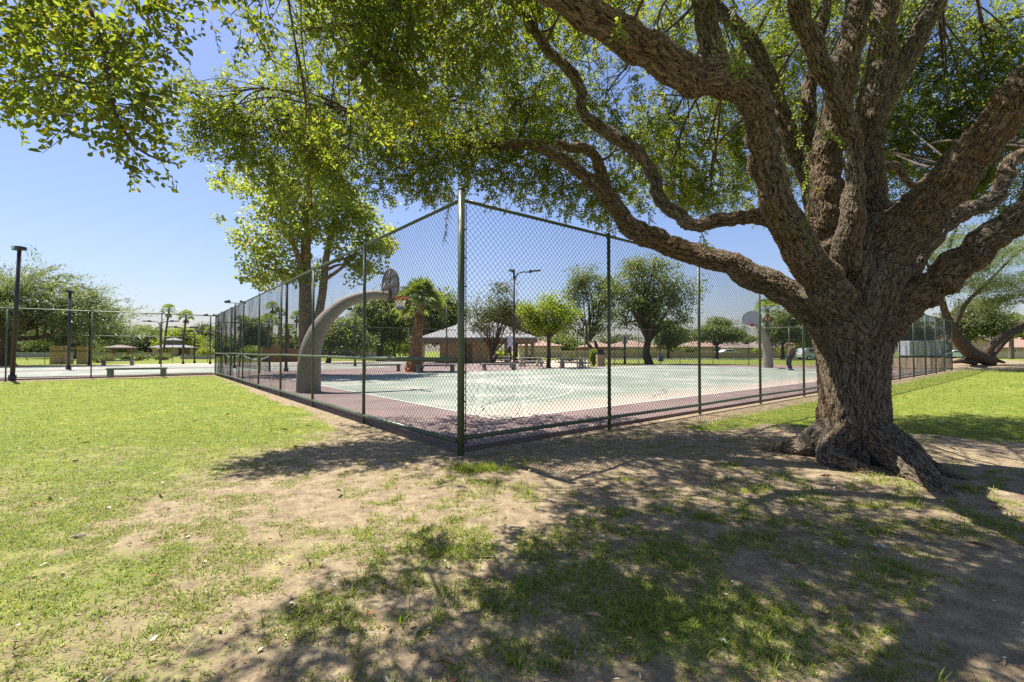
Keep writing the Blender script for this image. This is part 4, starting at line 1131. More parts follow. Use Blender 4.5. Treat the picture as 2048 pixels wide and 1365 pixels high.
lamp("twin floodlight pole seen through the left fence", 469, 738, 606, 'double_flood', 1.0, .4, name="floodlight_pole")
lamp("dark light pole standing just left of the tall tree", 572, 745, 560, 'plain', r=.09, name="floodlight_pole")
lamp("twin floodlight pole under the near hoop arm", 710, 734, 620, 'double_flood', .9, .2, name="floodlight_pole")
lamp("plain brown light pole right of the shaggy palm", 893, 729, 604, 'plain', r=.09)
lamp("tall street lamp with one long arm and a control box", 1028, 739, 543, 'one_arm', r=.085)
lamp("grey light pole right of the big back lawn tree", 1320, 721, 657, 'plain', r=.09)
ub = G(1321, 723)
ubx = thing("utility_box", "blue grey utility box at the foot of the back lawn light pole", "utility box", ub)
MB().box((0, 0, .38), (.62, .5, .76)).build("cabinet", M['blue_box'], ubx, bevel=.03)
MB().box((0, 0, .79), (.68, .56, .06)).build("lid", M['blue_box'], ubx)
MB().box((.1, -.253, .45), (.08, .012, .14)).build("latch", M['dark_trim'], ubx)

# ------------------------------------------------------------------ tennis nets
def tennis_net(label, a, b):
    a, b = np.array(a), np.array(b)
    t = thing("tennis_net", label, "tennis net", (a[0], a[1], 0), "tennis nets")
    for q in (a, b):
        MB().tube([(q[0], q[1], 0), (q[0], q[1], 1.12)], .06, 10).build("post", M['dark_pole'], t, world=True)
    n = 16
    top = [a + (b - a) * (.01 + .98 * i / n) for i in range(n + 1)]
    zt = [1.06 - .30 * (1 - (2 * i / n - 1) ** 2) for i in range(n + 1)]
    d = (b - a) / np.linalg.norm(b - a); nn = np.array([-d[1], d[0]])
    mb = MB()
    for i in range(n):
        mb.prism([(top[i][0], top[i][1], zt[i]), (top[i + 1][0], top[i + 1][1], zt[i + 1]), (top[i + 1][0], top[i + 1][1], zt[i + 1] - .07), (top[i][0], top[i][1], zt[i] - .07)], (*(nn * -.015), 0), (*(nn * .015), 0))
    mb.build("net_band", M['net_white'], t, world=True)
    mb = MB()
    L = np.linalg.norm(b - a)
    for k in range(int(L / .11)):
        f = (k + .5) / int(L / .11); q = a + (b - a) * f; z = 1.0 - .30 * (1 - (2 * f - 1) ** 2)
        mb.tube([(*q, .03), (*q, z)], .005, 3, cap=False)
    for zf in np.linspace(.06, .95, 9):
        mb.tube([(*(a + (b - a) * f), .03 + (.97 - .30 * (1 - (2 * f - 1) ** 2)) * zf) for f in np.linspace(.01, .99, 12)], .005, 3, cap=False)
    mb.build("net_mesh", M['net_black'], t, world=True)
tennis_net("sagging tennis net with white band seen through the left fence", uv(3.0, 26.6)[:2], uv(3.0, 36.4)[:2])
tennis_net("farther tennis net partly behind the fence corner post", uv(3.0, 37.6)[:2], uv(3.0, 46.0)[:2])

# ------------------------------------------------------------------ trees
def leaf_cloud(P, g, size, aspect=.55, droop=0.0, dirs=None):
    """one bent leaf (two quads) at every point"""
    n = len(P)
    D = g.normal(0, 1, (n, 3)) + np.array([0, 0, -droop]) if dirs is None else dirs
    D /= np.linalg.norm(D, axis=1, keepdims=True)
    U = g.normal(0, .6, (n, 3)) + np.array([0, 0, 1.0])
    S_ = np.cross(U, D); S_ /= np.linalg.norm(S_, axis=1, keepdims=True) + 1e-9
    Nn = np.cross(D, S_)
    L = (size * g.uniform(.6, 1.25, n))[:, None]; w = L * aspect * .5
    V = np.stack([P, P + D * L * .45 + S_ * w + Nn * w * .35, P + D * L, P + D * L * .45 - S_ * w + Nn * w * .35], 1)
    F = np.arange(n * 4).reshape(n, 4)
    return V.reshape(-1, 3), F

def make_tree(name, label, cat, base, blobs, fork, r0, n_clump, leaves, leaf, lmat, bmat, seed, clump_sd=.45, limbs=9, lean=(0, 0), aspect=.55, droop=.3, group="trees of the park", feather=False, stems=1, stem_px=None):
    """tapered trunk and limbs under a crown of leaf clumps; blobs = [(x,y,z,rx,ry,rz)] in world metres"""
    g = np.random.default_rng(seed)
    base = np.array(base, float)
    t = thing(name, label, cat, base, group)
    B = np.array(blobs, float)
    vol = (B[:, 3] * B[:, 4] * B[:, 5]) ** .67; pick = g.choice(len(B), n_clump, p=vol / vol.sum())
    X = g.normal(0, 1, (n_clump, 3)); X /= np.linalg.norm(X, axis=1, keepdims=True)
    X *= g.random((n_clump, 1)) ** .45 * g.uniform(.66, 1.30, (n_clump, 1))
    Cc = B[pick, :3] + X * B[pick, 3:]
    mb = MB()
    forkp = base + np.array([lean[0], lean[1], fork])
    SN = None
    if stem_px:
        SN = []
        for pts in stem_px:
            Q, rr = smooth_path(*px_branch(pts), 5); mb.tube(Q, rr, 12)
            SN += list(zip(Q, rr))[len(Q) // 2:]
    for s in range(0 if stem_px else stems):
        off = np.zeros(3) if stems == 1 else np.array([math.cos(s * 2.1), math.sin(s * 2.1), 0]) * r0 * 1.6
        Q, rr = smooth_path([base + off * .6 + [0, 0, -.1], base + off * .6 + [0, 0, .12 * fork], base + off + np.array([lean[0] * .4, lean[1] * .4, fork * .5]) + g.normal(0, .03, 3) * fork, forkp + off * 2], [r0 * 1.5, r0 * 1.08, r0 * .92, r0 * .8], 4)
        mb.tube(Q, rr, 12)
    order = g.permutation(n_clump)[:limbs]
    for j in order:
        e = Cc[j]
        s0 = forkp + np.array([0, 0, g.uniform(-.15, .1) * fork]) if stems == 1 else forkp + np.array([math.cos(j), math.sin(j), 0]) * r0
        rl = r0
        if SN:
            cand = [q for q in SN if q[0][2] < e[2] - .3] or SN
            q = min(cand, key=lambda q: np.linalg.norm(q[0] - e)); s0, rl = q[0], q[1]
        mid = s0 * .5 + e * .5 + g.normal(0, .06, 3) * np.linalg.norm(e - s0) + np.array([0, 0, .04 * np.linalg.norm(e - s0)])
        Q, rr = smooth_path([s0, s0 * .75 + mid * .25 + np.array([0, 0, .05]), mid, e], [rl * .58, rl * .48, rl * .3, rl * .07], 4)
        mb.tube(Q, rr, 8)
        for _ in range(3):
            k = int(np.argsort(np.linalg.norm(Cc - mid, axis=1))[g.integers(0, max(2, n_clump // 5))])
            a = Q[g.integers(len(Q) // 3, len(Q) - 2)]
            m2 = (a + Cc[k]) / 2 + g.normal(0, .05, 3) * np.linalg.norm(Cc[k] - a)
            Q2, r2 = smooth_path([a, m2, Cc[k]], [rl * .22, rl * .14, rl * .03], 3)
            mb.tube(Q2, r2, 5)
    mb.build("trunk", bmat, t, world=True)
    cs = clump_sd * g.uniform(.6, 1.35, n_clump)
    nl = (leaves * (.72 if base[1] < 80 and not feather and leaves > 70 else 1.0) * (cs / clump_sd) ** 1.5).astype(int)
    P = np.repeat(Cc, nl, axis=0)
    sd = np.repeat(cs, nl)[:, None]
    if feather:
        out = Cc - forkp; out[:, 2] *= .25; out /= np.linalg.norm(out, axis=1, keepdims=True) + 1e-9
        out += g.normal(0, .35, out.shape); O = np.repeat(out, nl, axis=0)
        s = g.normal(0, 1, (len(P), 1))
        P = P + O * s * sd * 1.5 + g.normal(0, 1, P.shape) * sd * np.array([.30, .30, .16]) - np.array([0, 0, .22]) * sd * s ** 2
        dirs = O + g.normal(0, .45, P.shape) + np.array([0, 0, -.25])
        V, F = leaf_cloud(P, g, leaf, aspect, droop, dirs)
    else:
        Y = g.normal(0, 1, P.shape); Y /= np.linalg.norm(Y, axis=1, keepdims=True) + 1e-9
        Y *= g.random((len(P), 1)) ** .5 * 1.6
        P = P + Y * sd * np.array([1, 1, .72])
        V, F = leaf_cloud(P, g, leaf, aspect, droop)
    quads_mesh("crown", V - base, F, lmat, t)
    return t

def blob(px, py, Y, rx, ry, dep=None):
    c = W(px, py, Y); a = rx * Y / FPX
    return (*c, a, dep or a, ry * Y / FPX)

# tall plane tree beside the near hoop
pb = G(618, 748, .05)
Yp = pb[1]
make_tree("plane_tree", "tall pale barked tree with twin stems behind the near hoop", "tree", pb,
          [blob(610, 300, Yp, 95, 75, 3), blob(560, 380, Yp, 90, 60, 2.6), blob(470, 370, Yp, 45, 25, 1.2), blob(690, 400, Yp, 90, 70, 2.8), blob(520, 470, Yp, 75, 55, 2.4), blob(620, 460, Yp, 90, 70, 2.8), blob(730, 470, Yp, 70, 60, 2.2), blob(520, 545, Yp, 50, 40, 1.6), blob(600, 540, Yp, 55, 30, 1.8), blob(720, 540, Yp, 55, 38, 1.8), blob(770, 480, Yp, 28, 28, 1)],
          5.2, .40, 300, 66, .20, M['plane_leaf'], M['bark_plane'], 41, .42, 26, (-.1, 0), .8,
          stem_px=[[(618, 752, Yp, 16), (614, 700, Yp, 14), (611, 640, Yp, 13), (611, 560, Yp, 11), (612, 480, Yp, 9), (616, 400, Yp, 8), (620, 320, Yp, 6), (622, 250, Yp, 3)],
                   [(620, 720, Yp, 9), (634, 650, Yp, 8.5), (646, 580, Yp, 7.5), (652, 520, Yp + .2, 6.5), (664, 460, Yp + .3, 5), (684, 390, Yp + .4, 2.5)],
                   [(613, 640, Yp, 7), (606, 580, Yp - .3, 7), (598, 520, Yp - .5, 6), (574, 460, Yp - .7, 4), (540, 400, Yp - .9, 2)],
                   [(650, 560, Yp + .1, 4), (690, 530, Yp + .3, 3), (730, 480, Yp + .5, 2)], [(606, 560, Yp - .2, 4), (560, 545, Yp - .4, 3), (515, 530, Yp - .5, 1.5)]])
# second stem of that tree
def tree(px, base_y, name, label, blobs, fork, r0, nc, nl, leaf, mat, seed, Y=None, cat="tree", bark=None, z=0.0, **kw):
    p = G(px, base_y) if Y is None else np.array([(px - 1024) / FPX * Y, Y, z])
    Yt = p[1]
    return make_tree(name, label, cat, p, [blob(b[0], b[1], Yt, b[2], b[3], b[4] if len(b) > 4 else None) for b in blobs], fork, r0, nc, nl, leaf, mat, bark or M['bark_far'], seed, **kw)

tree(14, 732, "mesquite_tree", "broad feathery mesquite tree with dark leaning trunk at the far left", [(-40, 590, 110, 55), (60, 575, 90, 45), (120, 612, 90, 42), (30, 628, 110, 26), (180, 648, 60, 26), (165, 600, 50, 28), (-60, 640, 70, 35), (210, 640, 35, 16)], 2.7, .50, 330, 170, .34, M['feather_leaf'], 51, clump_sd=.75, limbs=18, aspect=.2, feather=True)
tree(155, 717, "mesquite_tree", "dense drooping mesquite tree behind the tan pillars", [(170, 650, 85, 40), (120, 655, 70, 35), (215, 675, 45, 25), (90, 672, 50, 14)], 2.2, .5, 200, 190, .5, M['feather_leaf'], 52, clump_sd=.95, limbs=12, aspect=.22, feather=True)
tree(70, 715, "young_tree", "bright lime green young tree under the far left mesquite", [(55, 675, 40, 22), (80, 665, 25, 15)], 1.6, .18, 60, 110, .30, M['lime_leaf'], 53, clump_sd=.7)
tree(255, 712, "shade_tree", "rounded green tree behind the low tan wall at left", [(285, 680, 52, 26), (240, 690, 40, 18), (310, 672, 30, 18)], 2.0, .4, 120, 120, .60, M['dark_leaf'], 54, clump_sd=1.5, Y=128)
tree(360, 712, "shade_tree", "yellow green tree rising above the gazebo roof", [(362, 676, 30, 20), (345, 690, 22, 14), (385, 690, 20, 14)], 2.0, .3, 90, 110, .55, M['lime_leaf'], 55, clump_sd=1.4, Y=122)
tree(404, 712, "shade_tree", "wispy grey green tree right of the gazebo", [(408, 668, 26, 24), (420, 690, 24, 18), (390, 690, 22, 16)], 2.0, .35, 110, 110, .6, M['olive_leaf'], 56, clump_sd=1.3, Y=138)
tree(330, 714, "shade_tree", "dark leafy tree directly behind the gazebo", [(335, 700, 50, 14), (420, 700, 45, 14), (270, 704, 40, 10)], 1.5, .3, 110, 120, .6, M['dark_leaf'], 57, clump_sd=1.4, Y=130)
tree(508, 712, "pine_tree", "dark conifer tree among the palms left of the tall tree", [(510, 672, 24, 20), (528, 690, 26, 14), (492, 690, 22, 14), (512, 650, 12, 12)], 2.0, .3, 100, 120, .5, M['dark_leaf'], 58, clump_sd=1.0, Y=95)
tree(556, 714, "shade_tree", "low dark tree behind the brick wall by the tall tree", [(558, 690, 34, 14), (590, 694, 24, 12), (450, 692, 24, 14)], 1.5, .3, 90, 120, .55, M['dark_leaf'], 59, clump_sd=1.2, Y=98)
tree(657, 727, "shade_tree", "round dark tree under the near hoop arm", [(688, 672, 38, 22), (660, 680, 28, 16), (710, 685, 28, 16), (690, 655, 22, 10)], 1.9, .25, 130, 130, .34, M['dark_leaf'], 60, clump_sd=.75)
tree(760, 722, "shade_tree", "big dark green tree behind the shaggy palm", [(770, 640, 50, 38), (745, 665, 40, 30), (800, 650, 40, 40), (780, 600, 30, 18), (740, 620, 30, 20)], 2.2, .45, 190, 150, .38, M['dark_leaf'], 61, clump_sd=.9)
tree(835, 722, "shade_tree", "dark green tree left of the plaza roof", [(850, 640, 42, 38), (885, 650, 34, 34), (870, 610, 34, 22), (905, 630, 24, 26)], 2.2, .40, 190, 140, .38, M['dark_leaf'], 62, clump_sd=.9, Y=58)
tree(790, 715, "shrub_tree", "yellowish bushy tree low behind the palm trunk", [(775, 692, 34, 12), (815, 694, 24, 11)], .9, .2, 80, 120, .4, M['lime_leaf'], 63, clump_sd=.9, Y=75)
tree(985, 730, "multi_stem_tree", "open multi stemmed tree in front of the plaza building", [(985, 610, 40, 26), (950, 625, 36, 26), (1020, 625, 34, 26), (1000, 580, 22, 18), (960, 655, 30, 14), (1040, 655, 24, 16)], 1.0, .14, 120, 62, .20, M['olive_leaf'], 64, clump_sd=.6, limbs=16, stems=3)
tree(1020, 716, "shade_tree", "olive tree mass behind the plaza roof", [(1020, 640, 45, 26), (990, 650, 35, 20), (1060, 655, 35, 20)], 2.2, .35, 130, 140, .42, M['olive_leaf'], 65, clump_sd=1.1, Y=70)
tree(1097, 737, "young_tree", "lime green young tree with a straight dark trunk by the gate", [(1100, 618, 42, 28), (1075, 640, 28, 18), (1130, 630, 26, 22), (1060, 625, 18, 16), (1105, 655, 34, 12)], 2.6, .16, 120, 120, .17, M['lime_leaf'], 66, clump_sd=.45)
tree(1197, 727, "shade_tree", "leaning dark olive tree behind the gate frame", [(1150, 590, 30, 40), (1170, 560, 34, 30), (1200, 620, 40, 40), (1140, 640, 30, 26), (1215, 580, 26, 30), (1185, 660, 40, 16)], 2.4, .20, 220, 90, .22, M['dark_leaf'], 67, clump_sd=.6, limbs=14, lean=(-1.0, 0), stems=2)
tree(1297, 729, "shade_tree", "big vase shaped tree on the back lawn", [(1300, 560, 70, 48), (1250, 590, 48, 44), (1350, 590, 48, 44), (1290, 530, 48, 22), (1240, 640, 34, 26), (1360, 640, 32, 26), (1300, 620, 60, 34)], 2.4, .40, 300, 85, .24, M['dark_leaf'], 68, clump_sd=.6, limbs=20)
tree(1337, 717, "shade_tree", "small dark tree behind the big back lawn tree", [(1340, 672, 30, 20), (1325, 655, 22, 12)], 1.8, .25, 110, 130, .4, M['dark_leaf'], 69, clump_sd=.9, Y=76)
tree(1433, 717, "shade_tree", "flat topped tree with spreading limbs before the houses", [(1438, 664, 42, 13), (1410, 672, 26, 11), (1465, 672, 28, 11), (1440, 648, 22, 9)], 2.3, .25, 130, 130, .34, M['dark_leaf'], 70, clump_sd=.8, Y=75, limbs=12)
tree(1565, 715, "shade_tree", "green tree behind the far hoop pole", [(1565, 650, 28, 26), (1600, 668, 34, 22), (1545, 668, 22, 20), (1620, 650, 28, 22), (1590, 640, 24, 16)], 2.0, .28, 150, 130, .36, M['dark_leaf'], 71, clump_sd=.85, Y=72)
tree(1605, 715, "shrub_tree", "yellowish leafy tree right of the ball player", [(1605, 690, 24, 14), (1590, 700, 16, 8)], 1.2, .2, 70, 120, .34, M['lime_leaf'], 72, clump_sd=.8, Y=76)
tree(1937, 707, "shade_tree", "yellow green tree in front of the gabled house at right", [(1945, 640, 48, 26), (1920, 650, 36, 22), (1985, 655, 34, 20), (1950, 618, 32, 14), (2000, 648, 20, 14)], 3.2, .28, 200, 140, .34, M['olive_leaf'], 73, clump_sd=.85, Y=62, limbs=14)
tree(1830, 712, "shade_tree", "pale tree standing behind the white trailer", [(1830, 672, 40, 18), (1800, 680, 30, 14), (1860, 682, 26, 14)], 2.2, .3, 110, 120, .45, M['olive_leaf'], 74, clump_sd=1.1, Y=95)
tree(1770, 715, "shade_tree", "grey green tree mass behind the oak trunk", [(1720, 640, 60, 40), (1660, 650, 60, 36), (1780, 660, 40, 28)], 2.2, .4, 130, 120, .6, M['olive_leaf'], 75, clump_sd=1.4, Y=95)
# far tree line beyond the park, tree by tree
far_specs = [(-30, 672, 60), (60, 690, 55), (130, 690, 50), (210, 694, 46), (470, 694, 34), (620, 694, 40), (700, 700, 34), (1120, 690, 40), (1240, 694, 38), (1180, 700, 36), (1385, 698, 24), (1490, 690, 22), (1690, 690, 46), (2030, 680, 24), (2100, 672, 60), (940, 690, 50), (540, 700, 36)]
for i, (px, py, rx) in enumerate(far_specs):
    tree(px, 713, "distant_tree", ("dusty far tree on the skyline, number %d from the left" % (i + 1)) if False else "dusty rounded tree in the far tree line beyond the park", [(px, py, rx, (715 - py) * .75), (px + rx * .5, py + 8, rx * .6, (712 - py) * .5)], 1.5, .3, 60, 90, 1.0, M['dark_leaf'] if i % 2 else M['olive_leaf'], 100 + i, clump_sd=2.0, limbs=5, Y=150, group="far tree line beyond the park")

# mesquite at right: two thick leaning limbs from one base on a low mound
def right_mesquite():
    Y = 33.0
    z0 = W(1960, 720, Y)[2]
    base = W(1962, 722, Y)
    t = thing("mesquite_tree", "old mesquite tree at right with two thick limbs leaning apart", "tree", base, "trees of the park")
    mb = MB()
    for pts in ([(1985, 724, Y, 22), (1965, 716, Y, 24), (1940, 705, Y - .2, 24), (1918, 680, Y - .4, 20), (1902, 655, Y - .6, 17), (1890, 625, Y - .8, 12), (1882, 590, Y - 1, 9), (1870, 560, Y - 1.2, 7), (1850, 520, Y - 1.4, 4)],
                [(1950, 724, Y, 15), (1925, 722, Y, 10), (1905, 725, Y, 5)],
                [(1960, 724, Y, 18), (1968, 712, Y, 17), (1985, 690, Y, 15), (2008, 672, Y, 13.5), (2035, 660, Y, 13), (2070, 640, Y, 12), (2130, 600, Y, 9), (2200, 560, Y, 6)],
                [(1975, 722, Y, 12), (1992, 700, Y + .5, 12), (2010, 680, Y + .8, 12), (2040, 655, Y + 1, 12), (2080, 630, Y + 1.2, 10), (2130, 560, Y + 1.2, 6)],
                [(1980, 718, Y, 10), (1996, 722, Y, 7), (2010, 726, Y, 3)],
                [(1905, 660, Y - .6, 10), (1930, 610, Y - .8, 7), (1965, 575, Y - 1, 6), (2000, 540, Y - 1, 4), (2040, 500, Y - 1, 3)]):
        P = [W(p[0], p[1], p[2]) for p in pts]; r = [p[3] * p[2] / FPX * .52 for p in pts]
        Q, rr = smooth_path(P, r, 5); mb.tube(Q, rr, 14)
    mb.build("trunk", M['bark_far'], t, world=True)
    g = np.random.default_rng(81)
    B = np.array([blob(px, py, Y - dy, rx, ry, 2.5) for px, py, rx, ry, dy in ((1960, 520, 70, 24, 1), (2020, 490, 60, 26, 1), (1910, 545, 45, 20, 1.5), (2030, 560, 55, 22, .5), (1960, 570, 50, 16, .5), (1870, 500, 50, 28, 2), (2090, 540, 70, 60, 0), (2010, 600, 30, 10, 0), (1930, 480, 70, 22, 2), (2120, 460, 80, 50, 0), (1860, 570, 24, 20, 1.5))])
    nC = 290
    pick = g.integers(0, len(B), nC)
    X = g.normal(0, 1, (nC, 3)); X /= np.linalg.norm(X, axis=1, keepdims=True); X *= g.random((nC, 1)) ** .4
    Cc = B[pick, :3] + X * B[pick, 3:]
    nl = 150
    P = np.repeat(Cc, nl, axis=0)
    O = Cc - (base + np.array([0, 0, 3.0])); O[:, 2] *= .2; O /= np.linalg.norm(O, axis=1, keepdims=True); O += g.normal(0, .4, O.shape); O = np.repeat(O, nl, axis=0)
    s = g.normal(0, 1, (len(P), 1))
    P = P + O * s * .75 + g.normal(0, 1, P.shape) * np.array([.2, .2, .09]) - np.array([0, 0, .14]) * s ** 2
    V, F = leaf_cloud(P, g, .20, .22, 0, O + g.normal(0, .5, O.shape) + np.array([0, 0, -.2]))
    quads_mesh("crown", V - base, F, M['feather_leaf'], t)
right_mesquite()

# ------------------------------------------------------------------ palms
def fan_frond(mbV, mbF, o, d, stalk, rad, nb, g, spread=1.25, droop=.25):
    d = d / np.linalg.norm(d)
    up = np.array([0, 0, 1.0]) if abs(d[2]) < .95 else np.array([1.0, 0, 0])
    s = np.cross(d, up); s /= np.linalg.norm(s); n = np.cross(s, d)
    roll = g.normal(0, .5); s, n = s * math.cos(roll) + n * math.sin(roll), n * math.cos(roll) - s * math.sin(roll)
    c = o + d * stalk + np.array([0, 0, -droop * stalk * .25])
    b = len(mbV)                                               # stalk as a thin three sided bar
    w = .018 * (rad / .8)
    for q in (o, c):
        for k in range(3):
            a = k * 2.094; mbV.append(q + (s * math.cos(a) + n * math.sin(a)) * w)
    for k in range(3):
        mbF.append([b + k, b + (k + 1) % 3, b + 3 + (k + 1) % 3, b + 3 + k])
    for i in range(nb):
        a = (i / (nb - 1) - .5) * 2 * spread
        dd = d * math.cos(a) + s * math.sin(a)
        L = rad * (1 - .25 * abs(a) / spread) * g.uniform(.85, 1.1)
        sd = s * math.cos(a) - d * math.sin(a)
        w = rad * .052
        m = c + dd * L * .55 + n * .03 * rad
        e = c + dd * L + np.array([0, 0, -droop * L * g.uniform(.5, 1.4)])
        b = len(mbV)
        mbV.extend([c, m - sd * w, e, m + sd * w])
        mbF.append([b, b + 1, b + 2, b + 3])

def shaggy_palm():
    p = G(829, 742.5, .05); Y = p[1]
    t = thing("fan_palm", "short fan palm with shaggy red brown trunk beside the benches", "palm tree", p)
    H = W(842, 612, Y)[2]
    lean = W(842, 612, Y)[0] - p[0]
    g = np.random.default_rng(4)
    mb = MB()
    def ax(f): return np.array([lean * f ** 1.3, 0, (H - .05) * f])
    def rad_(f): return .52 - .12 * f if f > .08 else .62
    Q = [ax(f) for f in np.linspace(0, 1, 14)]; rr = [.72, .60] + [.50 - .25 * f for f in np.linspace(.15, 1, 12)]
    rr = [r * .82 for r in rr]
    mb.tube(Q, rr, 16)
    tr = mb.build("trunk", M['palm_trunk'], t)
    bo = MB()
    for i in range(400):                                       # old leaf bases
        f = g.random() ** 1.1; a = g.uniform(0, 6.283)
        r = np.interp(f, np.linspace(0, 1, 14), rr); c = ax(f)
        o = c + np.array([math.cos(a), math.sin(a), 0]) * r * .96
        out = np.array([math.cos(a), math.sin(a), 0]); sd = np.array([-math.sin(a), math.cos(a), 0])
        w, h = g.uniform(.05, .10), g.uniform(.14, .3)
        tip = o + out * g.uniform(.05, .14) + np.array([0, 0, h])
        bo.add([o - sd * w, o + sd * w, tip + sd * w * .5, tip - sd * w * .5, o - sd * w - out * .05, o + sd * w - out * .05], [(0, 1, 2, 3), (3, 2, 5, 4), (0, 3, 4), (1, 5, 2), (0, 4, 5, 1)])
    bo.build("leaf_base", M['palm_boot'], tr)
    V, F = [], []
    top = np.array([lean, 0, H])
    for i in range(44):
        a = i * 2.4; el = 1.4 - 1.6 * (i / 43) ** 1.1
        d = np.array([math.cos(a) * math.cos(el), math.sin(a) * math.cos(el), math.sin(el)])
        fan_frond(V, F, top + np.array([0, 0, -.12 + .25 * (1 - i / 43)]), d, g.uniform(.7, 1.15), g.uniform(.85, 1.15), 20, g, 1.2, .16 + .25 * (i / 43))
    quads_mesh("crown", V, np.array(F), M['frond'], t)
    V, F = [], []
    for i in range(14):
        a = i * 2.4 + .5; d = np.array([math.cos(a) * .6, math.sin(a) * .6, -.9])
        fan_frond(V, F, top + np.array([0, 0, -.25]), d, .45, .6, 12, g, .8, .5)
    quads_mesh("dead_fronds", V, np.array(F), M['dead_frond'], t)
shaggy_palm()

def thin_palm(label, px, base_y, top_y, Y, head, lean_px=0, skirt=True, name="fan_palm", seed=0, r=.2):
    g = np.random.default_rng(200 + seed)
    b = np.array([(px - 1024) / FPX * Y, Y, 0.0])
    tp = W(px + lean_px, top_y, Y)
    t = thing(name, label, "palm tree", b, "slender palms in the distance")
    loc = tp - b
    Q, rr = smooth_path([(0, 0, -.1), loc * np.array([.35, .35, .45]), loc], [r * 1.25, r, r * .85], 6)
    MB().tube(Q, rr, 9).build("trunk", M['palm_thin'], t)
    V, F = [], []
    for i in range(30):
        a = i * 2.4; el = 1.4 - 1.7 * (i / 29)
        d = np.array([math.cos(a) * math.cos(el), math.sin(a) * math.cos(el), math.sin(el)])
        fan_frond(V, F, loc, d, head * .5, head * .55, 11, g, 1.1, .25)
    quads_mesh("crown", V, np.array(F), M['frond'], t)
    if skirt:
        V, F = [], []
        for i in range(14):
            a = i * 2.4; d = np.array([math.cos(a) * .45, math.sin(a) * .45, -1.0])
            fan_frond(V, F, loc - np.array([0, 0, .1]), d, head * .3, head * .45, 8, g, .7, .3)
        quads_mesh("dead_fronds", V, np.array(F), M['dead_frond'], t)
for i, a in enumerate((("tallest slender palm left of the gazebo lamps", 327, 0, 622, 95, 1.6, 11), ("slender palm just right of the double armed lamps", 366, 0, 634, 95, 1.6, 6), ("tiny distant palm behind the slim floodlight pole", 417, 0, 662, 120, 1.5, 4),
                       ("slender palm behind the second left fence post", 480, 0, 646, 90, 1.6, 2), ("small palm left of the dark conifer", 503, 0, 650, 100, 1.4, 1), ("stout palm right of the dark conifer", 536, 0, 645, 85, 1.9, 2),
                       ("tall thin palm above the brick wall", 543, 0, 616, 100, 1.6, 2), ("palm half hidden behind the third left fence post", 556, 0, 628, 100, 1.4, 4), ("low palm right of the third left fence post", 576, 0, 664, 90, 1.7, 1), ("thin palm just left of the tall tree trunk", 590, 0, 634, 100, 1.5, 4),
                       ("small palm left of the slender palm pair", 487, 0, 642, 92, 1.3, 1))):
    thin_palm(a[0], a[1], a[2], a[3], a[4], a[5] * 1.15, a[6], seed=i)
thin_palm("palm with a brown skirt of dead fronds above the far hoop pole", 1533, 0, 622, 66, 2.3, 2, seed=30, r=.28)
thin_palm("bushy palm top behind the leaning mesquite limb at right", 2022, 0, 652, 75, 2.6, 2, seed=31, r=.3, skirt=False)

# ------------------------------------------------------------------ buildings
def hip_roof(mb, x0, x1, y0, y1, z0, z1, ridge=.5, th=.14):
    """hipped roof over a rectangle, with a thickness at the eaves"""
    w, d = x1 - x0, y1 - y0
    ym = (y0 + y1) / 2; rl = max(.02, (w - d * ridge * 2) / 2) if w > d else .05
    xm = (x0 + x1) / 2
    V = [(x0, y0, z0), (x1, y0, z0), (x1, y1, z0), (x0, y1, z0), (xm - rl, ym, z1), (xm + rl, ym, z1),
         (x0, y0, z0 - th), (x1, y0, z0 - th), (x1, y1, z0 - th), (x0, y1, z0 - th)]
    F = [(0, 1, 5, 4), (1, 2, 5), (2, 3, 4, 5), (3, 0, 4), (0, 6, 7, 1), (1, 7, 8, 2), (2, 8, 9, 3), (3, 9, 6, 0), (9, 8, 7, 6)]
    return mb.add(V, F)

def window(parent, cx, y, cz, w, h, rz=0):
    fr = MB()
    for dx in (-w / 2, w / 2): fr.box((cx + dx, y - .03, cz), (.09, .10, h + .09))
    for dz in (-h / 2, h / 2): fr.box((cx, y - .032, cz + dz), (w - .09, .10, .09))
    fr.box((cx, y - .028, cz), (.05, .08, h - .09))
    f = fr.build("window", M['white_metal'], parent)
    MB().box((cx, y + .0, cz), (w - .04, .04, h - .04)).build("pane", M['glass'], f)

# plaza building: stuccoed block under a long hipped roof, open bays left and right
def plaza_building():
    Y = 49.0
    xl, xr = W(843, 690, Y)[0], W(1073, 690, Y)[0]
    b = thing("plaza_building", "tan plaza building under a long grey hipped roof with open bays", "building", (0, Y, 0))
    wl, wr = W(881, 690, Y)[0], W(988, 690, Y)[0]
    ze, zt = 2.75, 4.55
    MB().box(((wl + wr) / 2, 2.6, 1.28), (wr - wl, 4.6, 2.60)).build("wall", M['tan_stucco'], b)
    rf = MB(); hip_roof(rf, xl, xr, -1.6, 6.6, ze, zt, .52)
    rf.build("roof", M['roof_grey'], b)
    MB().box(((xl + xr) / 2, -1.5, ze - .36), (xr - xl - .2, .16, .42)).box(((xl + xr) / 2, 6.5, ze - .36), (xr - xl - .2, .16, .42)).box((xl + .15, 2.5, ze - .36), (.16, 7.7, .42)).box((xr - .15, 2.5, ze - .36), (.16, 7.7, .42)).build("fascia", M['fascia'], b)
    for px in (850, 866, 1012, 1034, 1052, 1064):
        x = W(px, 690, Y)[0]
        MB().box((x, -1.2 if px not in (866, 1034) else 5.8, 1.18), (.34, .34, 2.4)).build("column", M['fascia'] if px > 1000 else M['tan_stucco'], b)
    MB().box((W(935, 690, Y)[0], .27, 1.05), (.95, .06, 2.1)).build("door", M['fascia'], b)
plaza_building()

